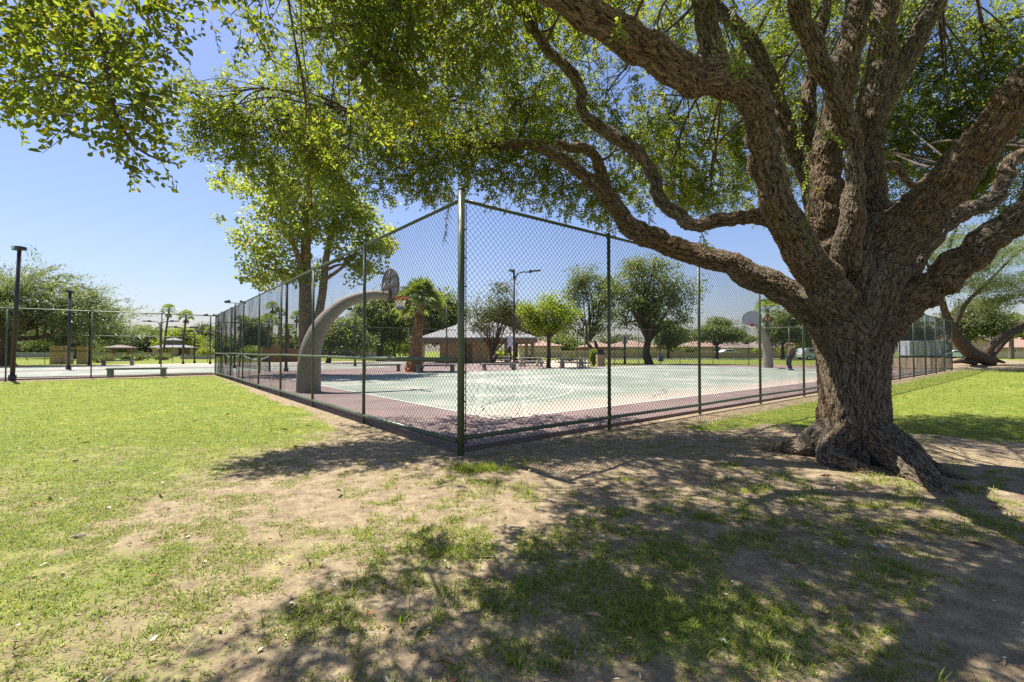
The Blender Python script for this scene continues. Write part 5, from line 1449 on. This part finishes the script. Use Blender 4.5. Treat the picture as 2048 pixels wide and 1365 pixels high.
def gazebo():
    Y = 108.0
    p = np.array([(347 - 1024) / FPX * Y, Y, 0])
    b = thing("gazebo", "small gazebo with a two tiered grey roof and tan pillars", "gazebo", p, None)
    mb = MB(); hip_roof(mb, -3.4, 3.4, -3.4, 3.4, 2.15, 3.35, .5); mb.build("lower_roof", M['roof_grey'], b)
    MB().box((0, 0, 3.35), (2.2, 2.2, .9)).build("clerestory", M['fascia'], b)
    mb = MB(); hip_roof(mb, -1.5, 1.5, -1.5, 1.5, 3.85, 4.5, .5); mb.build("upper_roof", M['roof_grey'], b)
    for sx in (-1, 1):
        for sy in (-1, 1):
            MB().box((sx * 2.1, sy * 2.4, 1.0), (1.25 if sx < 0 else .95, .9, 2.0)).build("pillar", M['tan_stucco'], b)
gazebo()

def pillars():
    Y = 46.5
    p = np.array([(141 - 1024) / FPX * Y, Y, 0])
    b = thing("entry_pillars", "pair of tan block pillars joined by a grey beam at left", "pillars", p)
    for px0, px1 in ((104.5, 131), (158, 178)):
        x0, x1 = (px0 - 141) / FPX * Y, (px1 - 141) / FPX * Y
        mb = MB().box(((x0 + x1) / 2, 0, .86), (x1 - x0, .5, 1.76)).box(((x0 + x1) / 2, 0, 1.78), (x1 - x0 + .06, .56, .10))
        pl = mb.build("pillar", M['tan_stucco'], b)
        MB().box(((x0 + x1) / 2, 0, 1.33), (x1 - x0 + .03, .53, .12)).build("band", M['fascia'], pl)
    MB().box((0, 0, 1.62), (2.45, .4, .16)).build("beam", M['concrete'], b)
    MB().box((-.1, -.3, .40), (1.4, .5, .12)).box((-.55, -.3, .18), (.2, .44, .34)).box((.35, -.3, .18), (.2, .44, .34)).build("seat", M['concrete'], b)
    Y2 = 66.0
    p = np.array([(242 - 1024) / FPX * Y2, Y2, 0])
    b = thing("shade_ramada", "small ramada on two red brown posts behind the shrubs at left", "ramada", p)
    for px in (224, 260):
        MB().box(((px - 242) / FPX * Y2, 0, .9), (.45, .45, 1.8)).build("post", M['red_stucco'], b)
    mb = MB(); hip_roof(mb, -1.75, 1.5, -1.2, 1.2, 1.82, 2.2, .5); mb.build("roof", M['roof_brown'], b)
pillars()

def house(label, pxc, Y, w, d, eave, ridge, wmat, rmat, windows=(), gable=False, z=0.0, group="houses beyond the park", rz=0.0):
    p = np.array([(pxc - 1024) / FPX * Y, Y, z])
    b = thing("house", label, "house", p, group)
    MB().box((0, d / 2, eave / 2), (w, d, eave)).build("wall", wmat, b)
    if gable:
        MB().prism([(-w / 2, 0, eave), (w / 2, 0, eave), (0, 0, ridge - .15)], (0, .0, 0), (0, d, 0)).build("gable", wmat, b)
        o = .45
        mb = MB()
        k = (ridge - eave) / (w / 2)
        for s in (-1, 1):
            mb.prism([(0, -o, ridge), (s * (w / 2 + o), -o, eave - k * o), (s * (w / 2 + o), -o, eave - k * o - .18), (0, -o, ridge - .18)], (0, 0, 0), (0, d + 2 * o, 0))
        rf = mb.build("roof", rmat, b)
    else:
        mb = MB(); hip_roof(mb, -w / 2 - .5, w / 2 + .5, -.5, d + .5, eave + .02, ridge, .5)
        rf = mb.build("roof", rmat, b)
    MB().box((w * .2, d * .45, ridge - .05), (.5, .5, .5)).build("chimney", wmat, rf)
    for cx, cz, ww, hh in windows: window(b, cx, 0.0, cz, ww, hh)
    b.rotation_euler = (0, 0, rz)
    return b
house("tan house with a long pinkish clay roof behind the flat topped tree", 1412, 104, 10.0, 9, 2.3, 3.7, M['tan_stucco'], M['roof_clay'], ((-2.5, 1.4, 1.2, 1.0), (2.4, 1.4, 1.4, 1.0)))
house("cream house with brown roof left of the far hoop", 1487, 100, 6.4, 8, 2.0, 3.4, M['pale_stucco'], M['roof_brown'], ((-1.6, 1.2, 1.1, .9), (1.3, 1.2, 1.1, .9)))
house("house with a steep grey brown roof behind the ball player", 1556, 98, 8.0, 9, 1.9, 4.3, M['tan_stucco'], M['roof_brown'], ((-2.2, 1.1, 1.0, .9),))
house("low house with a pale clay roof behind the big lawn tree", 1268, 106, 10.5, 9, 2.2, 3.9, M['pale_stucco'], M['roof_clay'], ((-3, 1.3, 1.2, 1.0), (2.6, 1.3, 1.2, 1.0)))
house("orange stucco house glimpsed behind the leaning dark tree", 1200, 100, 7.5, 8, 2.2, 3.4, M['red_stucco'], M['roof_clay'], ((-1.8, 1.3, 1.1, 1.0),))
house("pale house with pink roof between gate and bright shrub", 1348, 108, 6.5, 8, 2.2, 3.9, M['pale_stucco'], M['roof_clay'], ((0, 1.3, 1.2, 1.0),))
house("tan gabled house with a small white window behind the mesquite", 1940, 86, 9.6, 10, 2.6, 4.7, M['tan_stucco'], M['roof_clay'], ((2.45, 1.62, 1.2, .62),), gable=True)
house("low house with a wide pink tile roof at the right edge", 2062, 88, 12.5, 9, 2.0, 3.9, M['tan_stucco'], M['roof_clay'], ((-3.5, 1.25, 1.3, .8),))
house("pale house with clay roof seen past the plaza columns", 1080, 98, 9.0, 8, 2.4, 3.6, M['pale_stucco'], M['roof_clay'], ((-2, 1.3, 1.1, 1),))
house("pale house glimpsed below the round dark tree", 715, 104, 12, 8, 2.0, 3.2, M['pale_stucco'], M['roof_clay'], ((-3, 1.2, 1.1, .8),))

def wall(label, pts, h, mat, th=.22, cap=None, name="block_wall", cat="wall", z=0.0):
    o = thing(name, label, cat, (pts[0][0], pts[0][1], z))
    mb = MB()
    for a, b in zip(pts[:-1], pts[1:]):
        a, b = np.array(a[:2]), np.array(b[:2]); d = b - a; L = np.linalg.norm(d); n = np.array([-d[1], d[0]]) / L * th / 2
        mb.prism([(*(a - n), 0), (*(b - n), 0), (*(b + n), 0), (*(a + n), 0)], (0, 0, z - .05), (0, 0, z + h))
    mb.build("wall", mat, o, world=True)
    mb = MB()
    for a, b in zip(pts[:-1], pts[1:]):
        a, b = np.array(a[:2]), np.array(b[:2]); d = b - a; L = np.linalg.norm(d); n = np.array([-d[1], d[0]]) / L * (th / 2 + .03)
        mb.prism([(*(a - n), 0), (*(b - n), 0), (*(b + n), 0), (*(a + n), 0)], (0, 0, z + h + .002), (0, 0, z + h + .07))
    mb.build("coping", cap or mat, o, world=True)
    return o
def atx(px, Y): return ((px - 1024) / FPX * Y, Y)
wall("long low tan block wall between the back lawn and the houses", [atx(1060, 84), atx(1640, 84)], 1.0, M['block_wall'])
wall("upper tan garden wall of the houses", [atx(1040, 93), atx(1480, 93)], 1.35, M['pale_stucco'])
wall("low tan wall at the right edge before the pink roof", [atx(1990, 78), atx(2130, 78)], 1.15, M['pale_stucco'])
wall("low tan planter wall left of the gazebo", [atx(283, 86), atx(345, 86)], 1.0, M['tan_stucco'])
wall("long pale wall behind the far left mesquite", [atx(-60, 92), atx(280, 92)], 1.0, M['concrete'])
wall("brown brick wall behind the tennis net", [atx(524, 56), atx(606, 56)], 1.6, M['red_stucco'], name="brick_wall")
wall("taller stepped brick pier behind the tennis net", [atx(549, 55.2), atx(562, 55.2)], 2.0, M['red_stucco'], th=.6, name="brick_pier")
ramp_o = wall("pale sloped concrete kerb running right from the gazebo", [atx(362, 74), atx(428, 74)], .62, M['concrete'], name="ramp_wall")

# wheel stops
ws = thing("wheel_stop", None, "wheel stop")
MB().prism([(-.95, -.09, 0), (-.95, .09, 0), (-.95, .06, .16), (-.95, -.06, .16)], (0, 0, 0), (1.9, 0, 0)).build("stop_block", M['white_paint'], ws)
for i, px in enumerate((1238, 1264, 1290, 1331, 1355, 1385, 1421, 1456, 1490, 1512, 1224)):
    o = ws if i == 0 else copy_tree(ws)
    o.location = (*atx(px, 70.6), .0); tag(o, "white concrete wheel stop in the row along the parking lot edge", "wheel stop", "wheel stops along the parking lot")

# ------------------------------------------------------------------ vehicles
def car(label, p, rz, mat, suv=False, name="parked_car"):
    c = thing(name, label, "car", (0, 0, 0), "parked cars")
    H = 1.75 if suv else 1.45
    prof = [(-2.2, .35), (-2.25, .75), (-2.1, .98), (-1.55, 1.02) if not suv else (-2.1, 1.05), (-1.0, H - .05) if not suv else (-1.85, H - .05), (-.6, H) if not suv else (-1.5, H), (.45, H), (1.15, 1.05), (2.05, .90), (2.25, .65), (2.2, .35)]
    MB().prism([(x, -.88, z) for x, z in prof], (0, 0, 0), (0, 1.76, 0)).build("body", mat, c, bevel=.06)
    for s in (-1, 1):
        MB().prism([(-1.35 if suv else -1.0, s * .885, 1.08), (.95, s * .885, 1.08), (.42, s * .885, H - .1), (-1.35 if suv else -.75, s * .885, H - .1)], (0, -.006, 0), (0, .006, 0)).build("window", M['glass'], c)
        for x in (-1.35, 1.35):
            w = MB().tube([(x, s * .70, .33), (x, s * .90, .33)], .33, 18).build("wheel", M['tyre'], c)
            MB().tube([(x, s * .895, .33), (x, s * .912, .33)], .19, 14).build("rim", M['white_metal'], w)
        MB().box((-2.23, s * .62, .85), (.06, .32, .18)).build("tail_light", M['red_light'], c)
        MB().box((2.21, s * .60, .72), (.08, .34, .16)).build("headlight", M['lens'], c)
    MB().prism([(1.10, -.7, 1.10), (1.10, .7, 1.10), (.52, .62, H - .06), (.52, -.62, H - .06)], (.02, 0, .02), (.05, 0, .05)).build("windscreen", M['glass'], c)
    c.location = p; c.rotation_euler = (0, 0, rz)
    return c
car("white car parked behind the low tan wall", (*atx(1456, 88), .15), R(5), M['white_metal'])
car("silver sport utility car with red tail lights right of the ball player", (*atx(1625, 68.0), .0), R(8), M['silver_car'], True)
car("white car with blue tinted windows left of the mesquite base", (*atx(1903, 76), .0), R(185), M['white_metal'])
car("dark car glimpsed below the round dark tree", (*atx(690, 88), 0), R(10), M['dark_trim'])
tr = thing("trailer", "long white box trailer seen through the fence at right", "trailer", (*atx(1846, 77), 0))
MB().box((0, 0, 1.75), (6.6, 2.3, 2.5)).build("box_body", M['white_metal'], tr, bevel=.08)
MB().box((0, 0, .45), (6.4, 2.0, .12)).build("chassis", M['dark_trim'], tr)
for x in (-.6, .6):
    for s in (-1, 1):
        MB().tube([(x, s * .9, .36), (x, s * 1.12, .36)], .36, 16).build("wheel", M['tyre'], tr)
MB().box((0, -1.155, 2.85), (6.4, .02, .18)).build("roof_trim", M['silver_car'], tr)

# ------------------------------------------------------------------ shrubs
def shrub(label, px, Y, w, h, mat, seed, n=26, leaf=.12, name="shrub"):
    g = np.random.default_rng(seed)
    p = np.array([(px - 1024) / FPX * Y, Y, 0])
    t = thing(name, label, "shrub", p, "shrubs of the park")
    mb = MB(); Cc = []
    for i in range(n):
        a = g.uniform(0, 6.28); rr = g.random() ** .5
        e = np.array([math.cos(a) * rr * w / 2, math.sin(a) * rr * w / 3, h * (.35 + .55 * g.random() * (1 - .5 * rr))])
        mb.tube([(e[0] * .15, e[1] * .15, -.03), tuple(e * np.array([.5, .5, .6])), tuple(e)], [.03, .02, .008], 4); Cc.append(e)
    mb.build("stem", M['twig'], t)
    P = np.repeat(np.array(Cc), 75, axis=0)
    P = P + g.normal(0, 1, P.shape) * np.array([w * .09, w * .08, h * .16]); P[:, 2] = np.abs(P[:, 2])
    V, F = leaf_cloud(P, g, leaf, .5, .1)
    quads_mesh("foliage", V, F, mat, t)
for i, a in enumerate((("long green shrub right of the tan pillars", 200, 52, 3.0, 1.0, M['shrub_leaf']), ("low clipped shrub before the small ramada", 268, 62, 3.2, .8, M['shrub_leaf']), ("round grey green shrub below the gazebo wall", 326, 66, 2.2, .7, M['dark_leaf']), ("dry shrub on the planter wall left of the gazebo", 296, 82, 4.0, 1.0, M['olive_leaf']),
                       ("bright lime shrub behind the big lawn tree", 1342, 96, 4.6, 3.2, M['lime_leaf']), ("green shrub beside the brown trunk of the house wall", 1268, 88, 3.5, 1.4, M['shrub_leaf']), ("dark shrub along the tan garden wall", 1300, 88, 4.0, 1.3, M['dark_leaf']), ("leafy shrub left of the clay roofed house", 1378, 90, 2.6, 2.2, M['shrub_leaf']),
                       ("yellow flowering shrub behind the trash receptacle", 1187, 41, .8, 1.5, M['lime_leaf']), ("yellow shrub left of the brown trunked far hoop", 1516, 88, 2.4, 1.9, M['lime_leaf']), ("low green shrub under the flat topped tree", 1470, 92, 3.4, 1.5, M['shrub_leaf']), ("small agave like shrub on the plaza behind the tables", 1062, 55, 1.6, .8, M['shrub_leaf']), ("green shrub beyond the tables beside the gate", 1140, 58, 1.8, .9, M['shrub_leaf']), ("green shrub in the open plaza bay", 1004, 60, 1.8, 1.1, M['lime_leaf']),
                       ("leafy shrub right of the gazebo pillar", 412, 88, 3.0, 2.0, M['lime_leaf']), ("yellow green shrub left of the tall tree", 500, 66, 3.0, 2.0, M['lime_leaf']))):
    shrub(*a, seed=300 + i, leaf=.14 if a[2] < 60 else .24)

# ------------------------------------------------------------------ ball player at the far end
def player():
    p = G(1580, 741, .055)
    t = thing("person", "person in dark clothes and blue shoes raising both arms to the head", "person", p)
    # +X of this local frame is the picture's right; the player leans back a little and looks left
    J = {'pelvis': (0, 0, .96), 'waist': (.01, 0, 1.10), 'chest': (.02, 0, 1.32), 'neck': (.01, 0, 1.50), 'throat': (.0, -.01, 1.56),
         'hipL': (.0, .10, .92), 'kneeL': (-.10, .12, .50), 'ankL': (.06, .12, .09), 'hipR': (.0, -.10, .92), 'kneeR': (-.07, -.11, .49), 'ankR': (.02, -.11, .09),
         'shL': (.02, .19, 1.45), 'elL': (-.20, .26, 1.62), 'wrL': (-.10, .16, 1.80), 'shR': (.03, -.19, 1.45), 'elR': (.26, -.22, 1.60), 'wrR': (.14, -.14, 1.76)}
    Rr = {'pelvis': .135, 'waist': .125, 'chest': .15, 'neck': .062, 'throat': .058, 'hipL': .10, 'kneeL': .062, 'ankL': .045, 'hipR': .10, 'kneeR': .062, 'ankR': .045,
          'shL': .066, 'elL': .046, 'wrL': .032, 'shR': .066, 'elR': .046, 'wrR': .032}
    def skin(name, joints, edges, rad, mat, parent, root):
        me = bpy.data.meshes.new(name)
        names = list(joints)
        me.from_pydata([joints[k] for k in names], [(names.index(a), names.index(b)) for a, b in edges], [])
        me.materials.append(mat)
        o = bpy.data.objects.new(name, me); col.objects.link(o); o.parent = parent
        sk = o.modifiers.new("skin", 'SKIN'); sk.use_smooth_shade = True
        for i, k in enumerate(names):
            me.skin_vertices[0].data[i].radius = (rad[k], rad[k])
        me.skin_vertices[0].data[names.index(root)].use_root = True
        ss = o.modifiers.new("sub", 'SUBSURF'); ss.levels = 2; ss.render_levels = 2
        return o
    # body: one continuous skin with five separate fingers on each hand
    Jb, Rb = dict(J), dict(Rr)
    edges = [('pelvis', 'waist'), ('waist', 'chest'), ('chest', 'neck'), ('neck', 'throat'), ('pelvis', 'hipL'), ('hipL', 'kneeL'), ('kneeL', 'ankL'), ('pelvis', 'hipR'), ('hipR', 'kneeR'), ('kneeR', 'ankR'),
             ('chest', 'shL'), ('shL', 'elL'), ('elL', 'wrL'), ('chest', 'shR'), ('shR', 'elR'), ('elR', 'wrR')]
    for s, w, el in (('L', np.array(J['wrL']), np.array(J['elL'])), ('R', np.array(J['wrR']), np.array(J['elR']))):
        d = np.array([.06, .0 if s == 'L' else .0, .05]); d = (np.array([0.02, 0, 1.80]) - w); d = d / np.linalg.norm(d) * .08
        pal = w + d; Jb['palm' + s] = tuple(pal); Rb['palm' + s] = .034; edges.append(('wr' + s, 'palm' + s))
        sd = np.cross(d, [0, 1.0, 0]); sd /= np.linalg.norm(sd)
        for i, (o_, L) in enumerate(((-.028, .072), (-.010, .082), (.009, .077), (.027, .060))):
            k = pal + d * .45 + sd * o_; e = k + d / .08 * L * .6 + sd * o_ * .2 + np.array([0, .012, 0]); f = e + d / .08 * L * .4 + np.array([0, .02, -.012])
            for nm, q, r in (('a', k, .0105), ('b', e, .0095), ('c', f, .008)): Jb[f'f{s}{i}{nm}'] = tuple(q); Rb[f'f{s}{i}{nm}'] = r
            edges += [('palm' + s, f'f{s}{i}a'), (f'f{s}{i}a', f'f{s}{i}b'), (f'f{s}{i}b', f'f{s}{i}c')]
        k = w + d * .55 + sd * .036; e = k + d * .5 + sd * .028
        Jb['th' + s + 'a'] = tuple(k); Jb['th' + s + 'b'] = tuple(e); Rb['th' + s + 'a'] = .013; Rb['th' + s + 'b'] = .010
        edges += [('palm' + s, 'th' + s + 'a'), ('th' + s + 'a', 'th' + s + 'b')]
    body = skin("body", Jb, edges, Rb, M['skin'], t, 'pelvis')
    # clothes follow the limbs a little outside them
    def grow(ks, f): return {k: Rr[k] * f + .008 for k in ks}
    up = ['pelvis', 'waist', 'chest', 'neck', 'shL', 'shR']
    Js = {k: J[k] for k in up}; Js['sleeveL'] = tuple(np.array(J['shL']) * .45 + np.array(J['elL']) * .55); Js['sleeveR'] = tuple(np.array(J['shR']) * .45 + np.array(J['elR']) * .55)
    Rs = grow(up, 1.10); Rs['neck'] = .066; Rs['sleeveL'] = .075; Rs['sleeveR'] = .075
    skin("shirt", Js, [('pelvis', 'waist'), ('waist', 'chest'), ('chest', 'neck'), ('chest', 'shL'), ('chest', 'shR'), ('shL', 'sleeveL'), ('shR', 'sleeveR')], Rs, M['shirt'], t, 'pelvis')
    dn = ['pelvis', 'hipL', 'kneeL', 'hipR', 'kneeR', 'ankL', 'ankR']
    Rt = grow(dn, 1.14); Rt['ankL'] = Rt['ankR'] = .075; Rt['kneeL'] = Rt['kneeR'] = .088; Rt['pelvis'] = .150
    skin("trousers", {k: J[k] for k in dn}, [('pelvis', 'hipL'), ('hipL', 'kneeL'), ('kneeL', 'ankL'), ('pelvis', 'hipR'), ('hipR', 'kneeR'), ('kneeR', 'ankR')], Rt, M['trousers'], t, 'pelvis')
    for s in ('L', 'R'):
        x, y, z = J['ank' + s]
        MB().tube([(x - .10, y, .055), (x - .05, y, .060), (x + .05, y, .055), (x + .13, y, .04), (x + .19, y, .032)], [.045, .058, .055, .048, .025], 12, sq=.9).build("shoe", M['shoe'] if s == 'R' else M['dark_trim'], t)
    # head turned to the picture's right, with face, ears and hair
    g = MB()
    n, m = 20, 14
    V, F = [], []
    c = np.array([.015, -.01, 1.67])
    for i in range(m + 1):
        a = math.pi * i / m
        for k in range(n):
            b = 2 * math.pi * k / n
            q = np.array([math.sin(a) * math.cos(b) * .098, math.sin(a) * math.sin(b) * .076, math.cos(a) * .122])
            if q[2] < 0: q[0] *= 1 + .25 * q[2] / .122 if q[0] < 0 else 1; q[1] *= 1 + .3 * q[2] / .122
            V.append(q + c)
    for i in range(m):
        for k in range(n): F.append((i * n + k, i * n + (k + 1) % n, (i + 1) * n + (k + 1) % n, (i + 1) * n + k))
    g.add(V, F, True)
    g.add([c + [.09, -.014, .02], c + [.09, .014, .02], c + [.122, 0, -.022], c + [.09, -.018, -.035], c + [.09, .018, -.035]], [(0, 2, 1), (0, 3, 2), (1, 2, 4), (2, 3, 4), (0, 1, 4, 3)])
    for s in (-1, 1): g.tube([c + [-.005, s * .070, -.03], c + [-.012, s * .084, 0], c + [-.008, s * .078, .03]], [.012, .014, .012], 8)
    hd = g.build("head", M['skin_pale'], t)
    for s in (-1, 1): MB().tube([c + [.082, s * .030 - .010, .012], c + [.084, s * .030 + .010, .012]], .007, 8).build("eye", M['dark_trim'], hd)
    MB().tube([c + [.086, -.022, -.062], c + [.090, 0, -.064], c + [.086, .022, -.062]], .005, 6).build("mouth", M['rim'], hd)
    V, F = [], []
    for i in range(8):
        a = math.pi * .56 * i / 7
        for k in range(n):
            b = 2 * math.pi * k / n
            cut = 1.0 if math.cos(b) < .45 else .62
            aa = a * cut
            V.append(c + np.array([math.sin(aa) * math.cos(b) * .107, math.sin(aa) * math.sin(b) * .085, math.cos(aa) * .131]))
    for i in range(7):
        for k in range(n): F.append((i * n + k, i * n + (k + 1) % n, (i + 1) * n + (k + 1) % n, (i + 1) * n + k))
    MB().add(V, F, True).build("hair", M['hair'], hd)
    return t
player()

cone = thing("orange_marker", "small orange marker lying at the foot of the shaggy palm", "marker", G(817, 745, .05))
MB().tube([(0, 0, 0), (0, 0, .02)], .2, 14).tube([(0, 0, .02), (0, 0, .25)], [.14, .04], 14).build("cone_body", M['orange_cone'], cone)

# ------------------------------------------------------------------ grass and leaf litter
def build_grass():
    g = np.random.default_rng(17)
    def sample(n, x0, x1, y0, y1, pw=1.0, lo=0.0, hi=0.0):
        x = g.uniform(x0, x1, n); y = y0 + (y1 - y0) * g.random(n) ** pw
        inside = np.abs(x) < 1.2 * y + .6
        u, v = to_uv(x, y)
        ok = inside & ~((u > -.12) & (v > -.12)) & (np.hypot(x - TRUNK[0], y - TRUNK[1]) > .62) & ((v < 25.2) | (u > 0))
        x, y = x[ok], y[ok]
        m = lawn_mask(x, y)
        fade = (sstep(y0, y0 + lo, y) if lo else 1.0) * (1 - sstep(y1 - hi, y1, y) if hi else 1.0)
        clump = vnoise(x, y, 5.0) * .6 + vnoise(x, y, 14.0) * .4
        keep = g.random(len(x)) < np.clip(m * 1.15 + (clump - .56) * 2.1, 0, 1) * (m > .06) * fade
        return x[keep], y[keep], m[keep]
    Vs, Fs, off = [], [], 0
    def blades(x, y, m, per, h0, w0, spread, up):
        nonlocal off
        n = len(x)
        X = np.repeat(x, per) + g.normal(0, spread, n * per); Y = np.repeat(y, per) + g.normal(0, spread, n * per)
        Z = terrain(X, Y) - .004
        a = g.uniform(0, 2 * math.pi, n * per); tilt = np.abs(g.normal(up, .35, n * per)) + .1
        h = h0 * g.uniform(.45, 1.3, n * per); w = w0 * g.uniform(.7, 1.3, n * per)
        dx, dy = np.cos(a), np.sin(a)
        sx, sy = -dy, dx
        c1, s1 = np.cos(tilt * .6), np.sin(tilt * .6); c2, s2 = np.cos(tilt * 1.4), np.sin(tilt * 1.4)
        p0 = np.stack([X, Y, Z], 1)
        p1 = p0 + np.stack([dx * s1, dy * s1, c1], 1) * (h * .55)[:, None]
        p2 = p1 + np.stack([dx * s2, dy * s2, c2], 1) * (h * .55)[:, None]
        S_ = np.stack([sx, sy, np.zeros_like(sx)], 1) * w[:, None] / 2
        V = np.stack([p0 - S_, p0 + S_, p1 + S_ * .85, p1 - S_ * .85, p2 + S_ * .12, p2 - S_ * .12], 1).reshape(-1, 3)
        b = np.arange(n * per)[:, None] * 6 + off
        F = np.concatenate([b + np.array([[0, 1, 2, 3]]), b + np.array([[3, 2, 4, 5]])])
        Vs.append(V); Fs.append(F); off += len(V)
    # front of the picture: single tufts one can make out
    x, y, m = sample(130000, -6, 6.5, 1.7, 5.4, .8, 0, 2.0); blades(x, y, m, 4, .036, .0046, .018, 1.1)
    x, y, m = sample(140000, -10, 9, 3.4, 10, .9, 2.0, 3.0); blades(x, y, m, 3, .038, .0064, .022, 1.1)
    x, y, m = sample(75000, -18, 16, 7.0, 17, .9, 3.0, 4.5); blades(x, y, m, 3, .040, .010, .04, .9)
    x, y, m = sample(40000, -26, 34, 12.5, 30, .9, 4.5, 0); blades(x, y, m, 3, .045, .02, .08, .7)
    # the taller tuft at the corner post, and stray tall tufts in the shade
    q = G(955, 938)
    tx = g.normal(q[0], .17, 260); ty = g.normal(q[1], .07, 260); blades(tx, ty, tx, 5, .085, .005, .02, .7)
    tx, ty, tm = sample(7000, -1.3, 6, 1.7, 5.5, .9); blades(tx, ty, tm, 5, .070, .0060, .012, .75)
    o = quads_mesh("grass", np.concatenate(Vs), np.concatenate(Fs), M['blade'])
    tag(o, "short patchy lawn grass growing through the dirt", "grass", kind="stuff")
build_grass()

def build_litter():
    g = np.random.default_rng(23)
    mats = [simple("dry_leaf", (0.30, 0.20, 0.11), .8, .4, 30, bump=0), simple("red_leaf", (0.33, 0.09, 0.03), .7, .3, 30, bump=0), simple("pale_leaf", (0.52, 0.47, 0.38), .7, .2, 30, bump=0), simple("silver_leaf", (0.34, 0.40, 0.30), .6, .2, 30, bump=0)]
    n = 13000
    x = g.uniform(-7, 8, n); y = 1.7 + 8.0 * g.random(n) ** 1.1
    u, v = to_uv(x, y)
    ok = (np.abs(x) < 1.2 * y + .5) & ~((u > -.05) & (v > -.05)) & (np.hypot(x - TRUNK[0], y - TRUNK[1]) > .6)
    x, y = x[ok], y[ok]; n = len(x)
    P = np.stack([x, y, terrain(x, y) + .008 + g.random(n) * .012], 1)
    a = g.uniform(0, 6.28, n)
    D = np.stack([np.cos(a), np.sin(a), g.normal(0, .25, n)], 1); D /= np.linalg.norm(D, axis=1, keepdims=True)
    S_ = np.cross(np.array([0, 0, 1.0]) + g.normal(0, .35, (n, 3)), D); S_ /= np.linalg.norm(S_, axis=1, keepdims=True); Nn = np.cross(D, S_)
    kind = g.choice(4, n, p=[.80, .03, .10, .07])
    straw = g.random(n) < .72
    stick = straw & (g.random(n) < .02)
    L = (np.where(stick, .10, np.where(straw, .022, .028)) * g.uniform(.35, 1.5, n))[:, None]; w = L * np.where(straw, g.uniform(.05, .1, n), g.uniform(.16, .3, n))[:, None]; cu = L * g.uniform(-.05, .25, n)[:, None]
    V = np.stack([P, P + D * L * .35 + S_ * w + Nn * cu, P + D * L * .75 + S_ * w * .8 + Nn * cu, P + D * L, P + D * L * .75 - S_ * w * .8 + Nn * cu * .4, P + D * L * .35 - S_ * w + Nn * cu], 1).reshape(-1, 3)
    b = np.arange(n)[:, None] * 6
    F = np.concatenate([b + np.array([[0, 1, 2, 3]]), b + np.array([[0, 3, 4, 5]])])
    o = quads_mesh("leaf_litter", V, F, mats, None, False, np.concatenate([kind, kind]))
    tag(o, "dry fallen leaves scattered over dirt and grass", "leaf litter", kind="stuff")
build_litter()
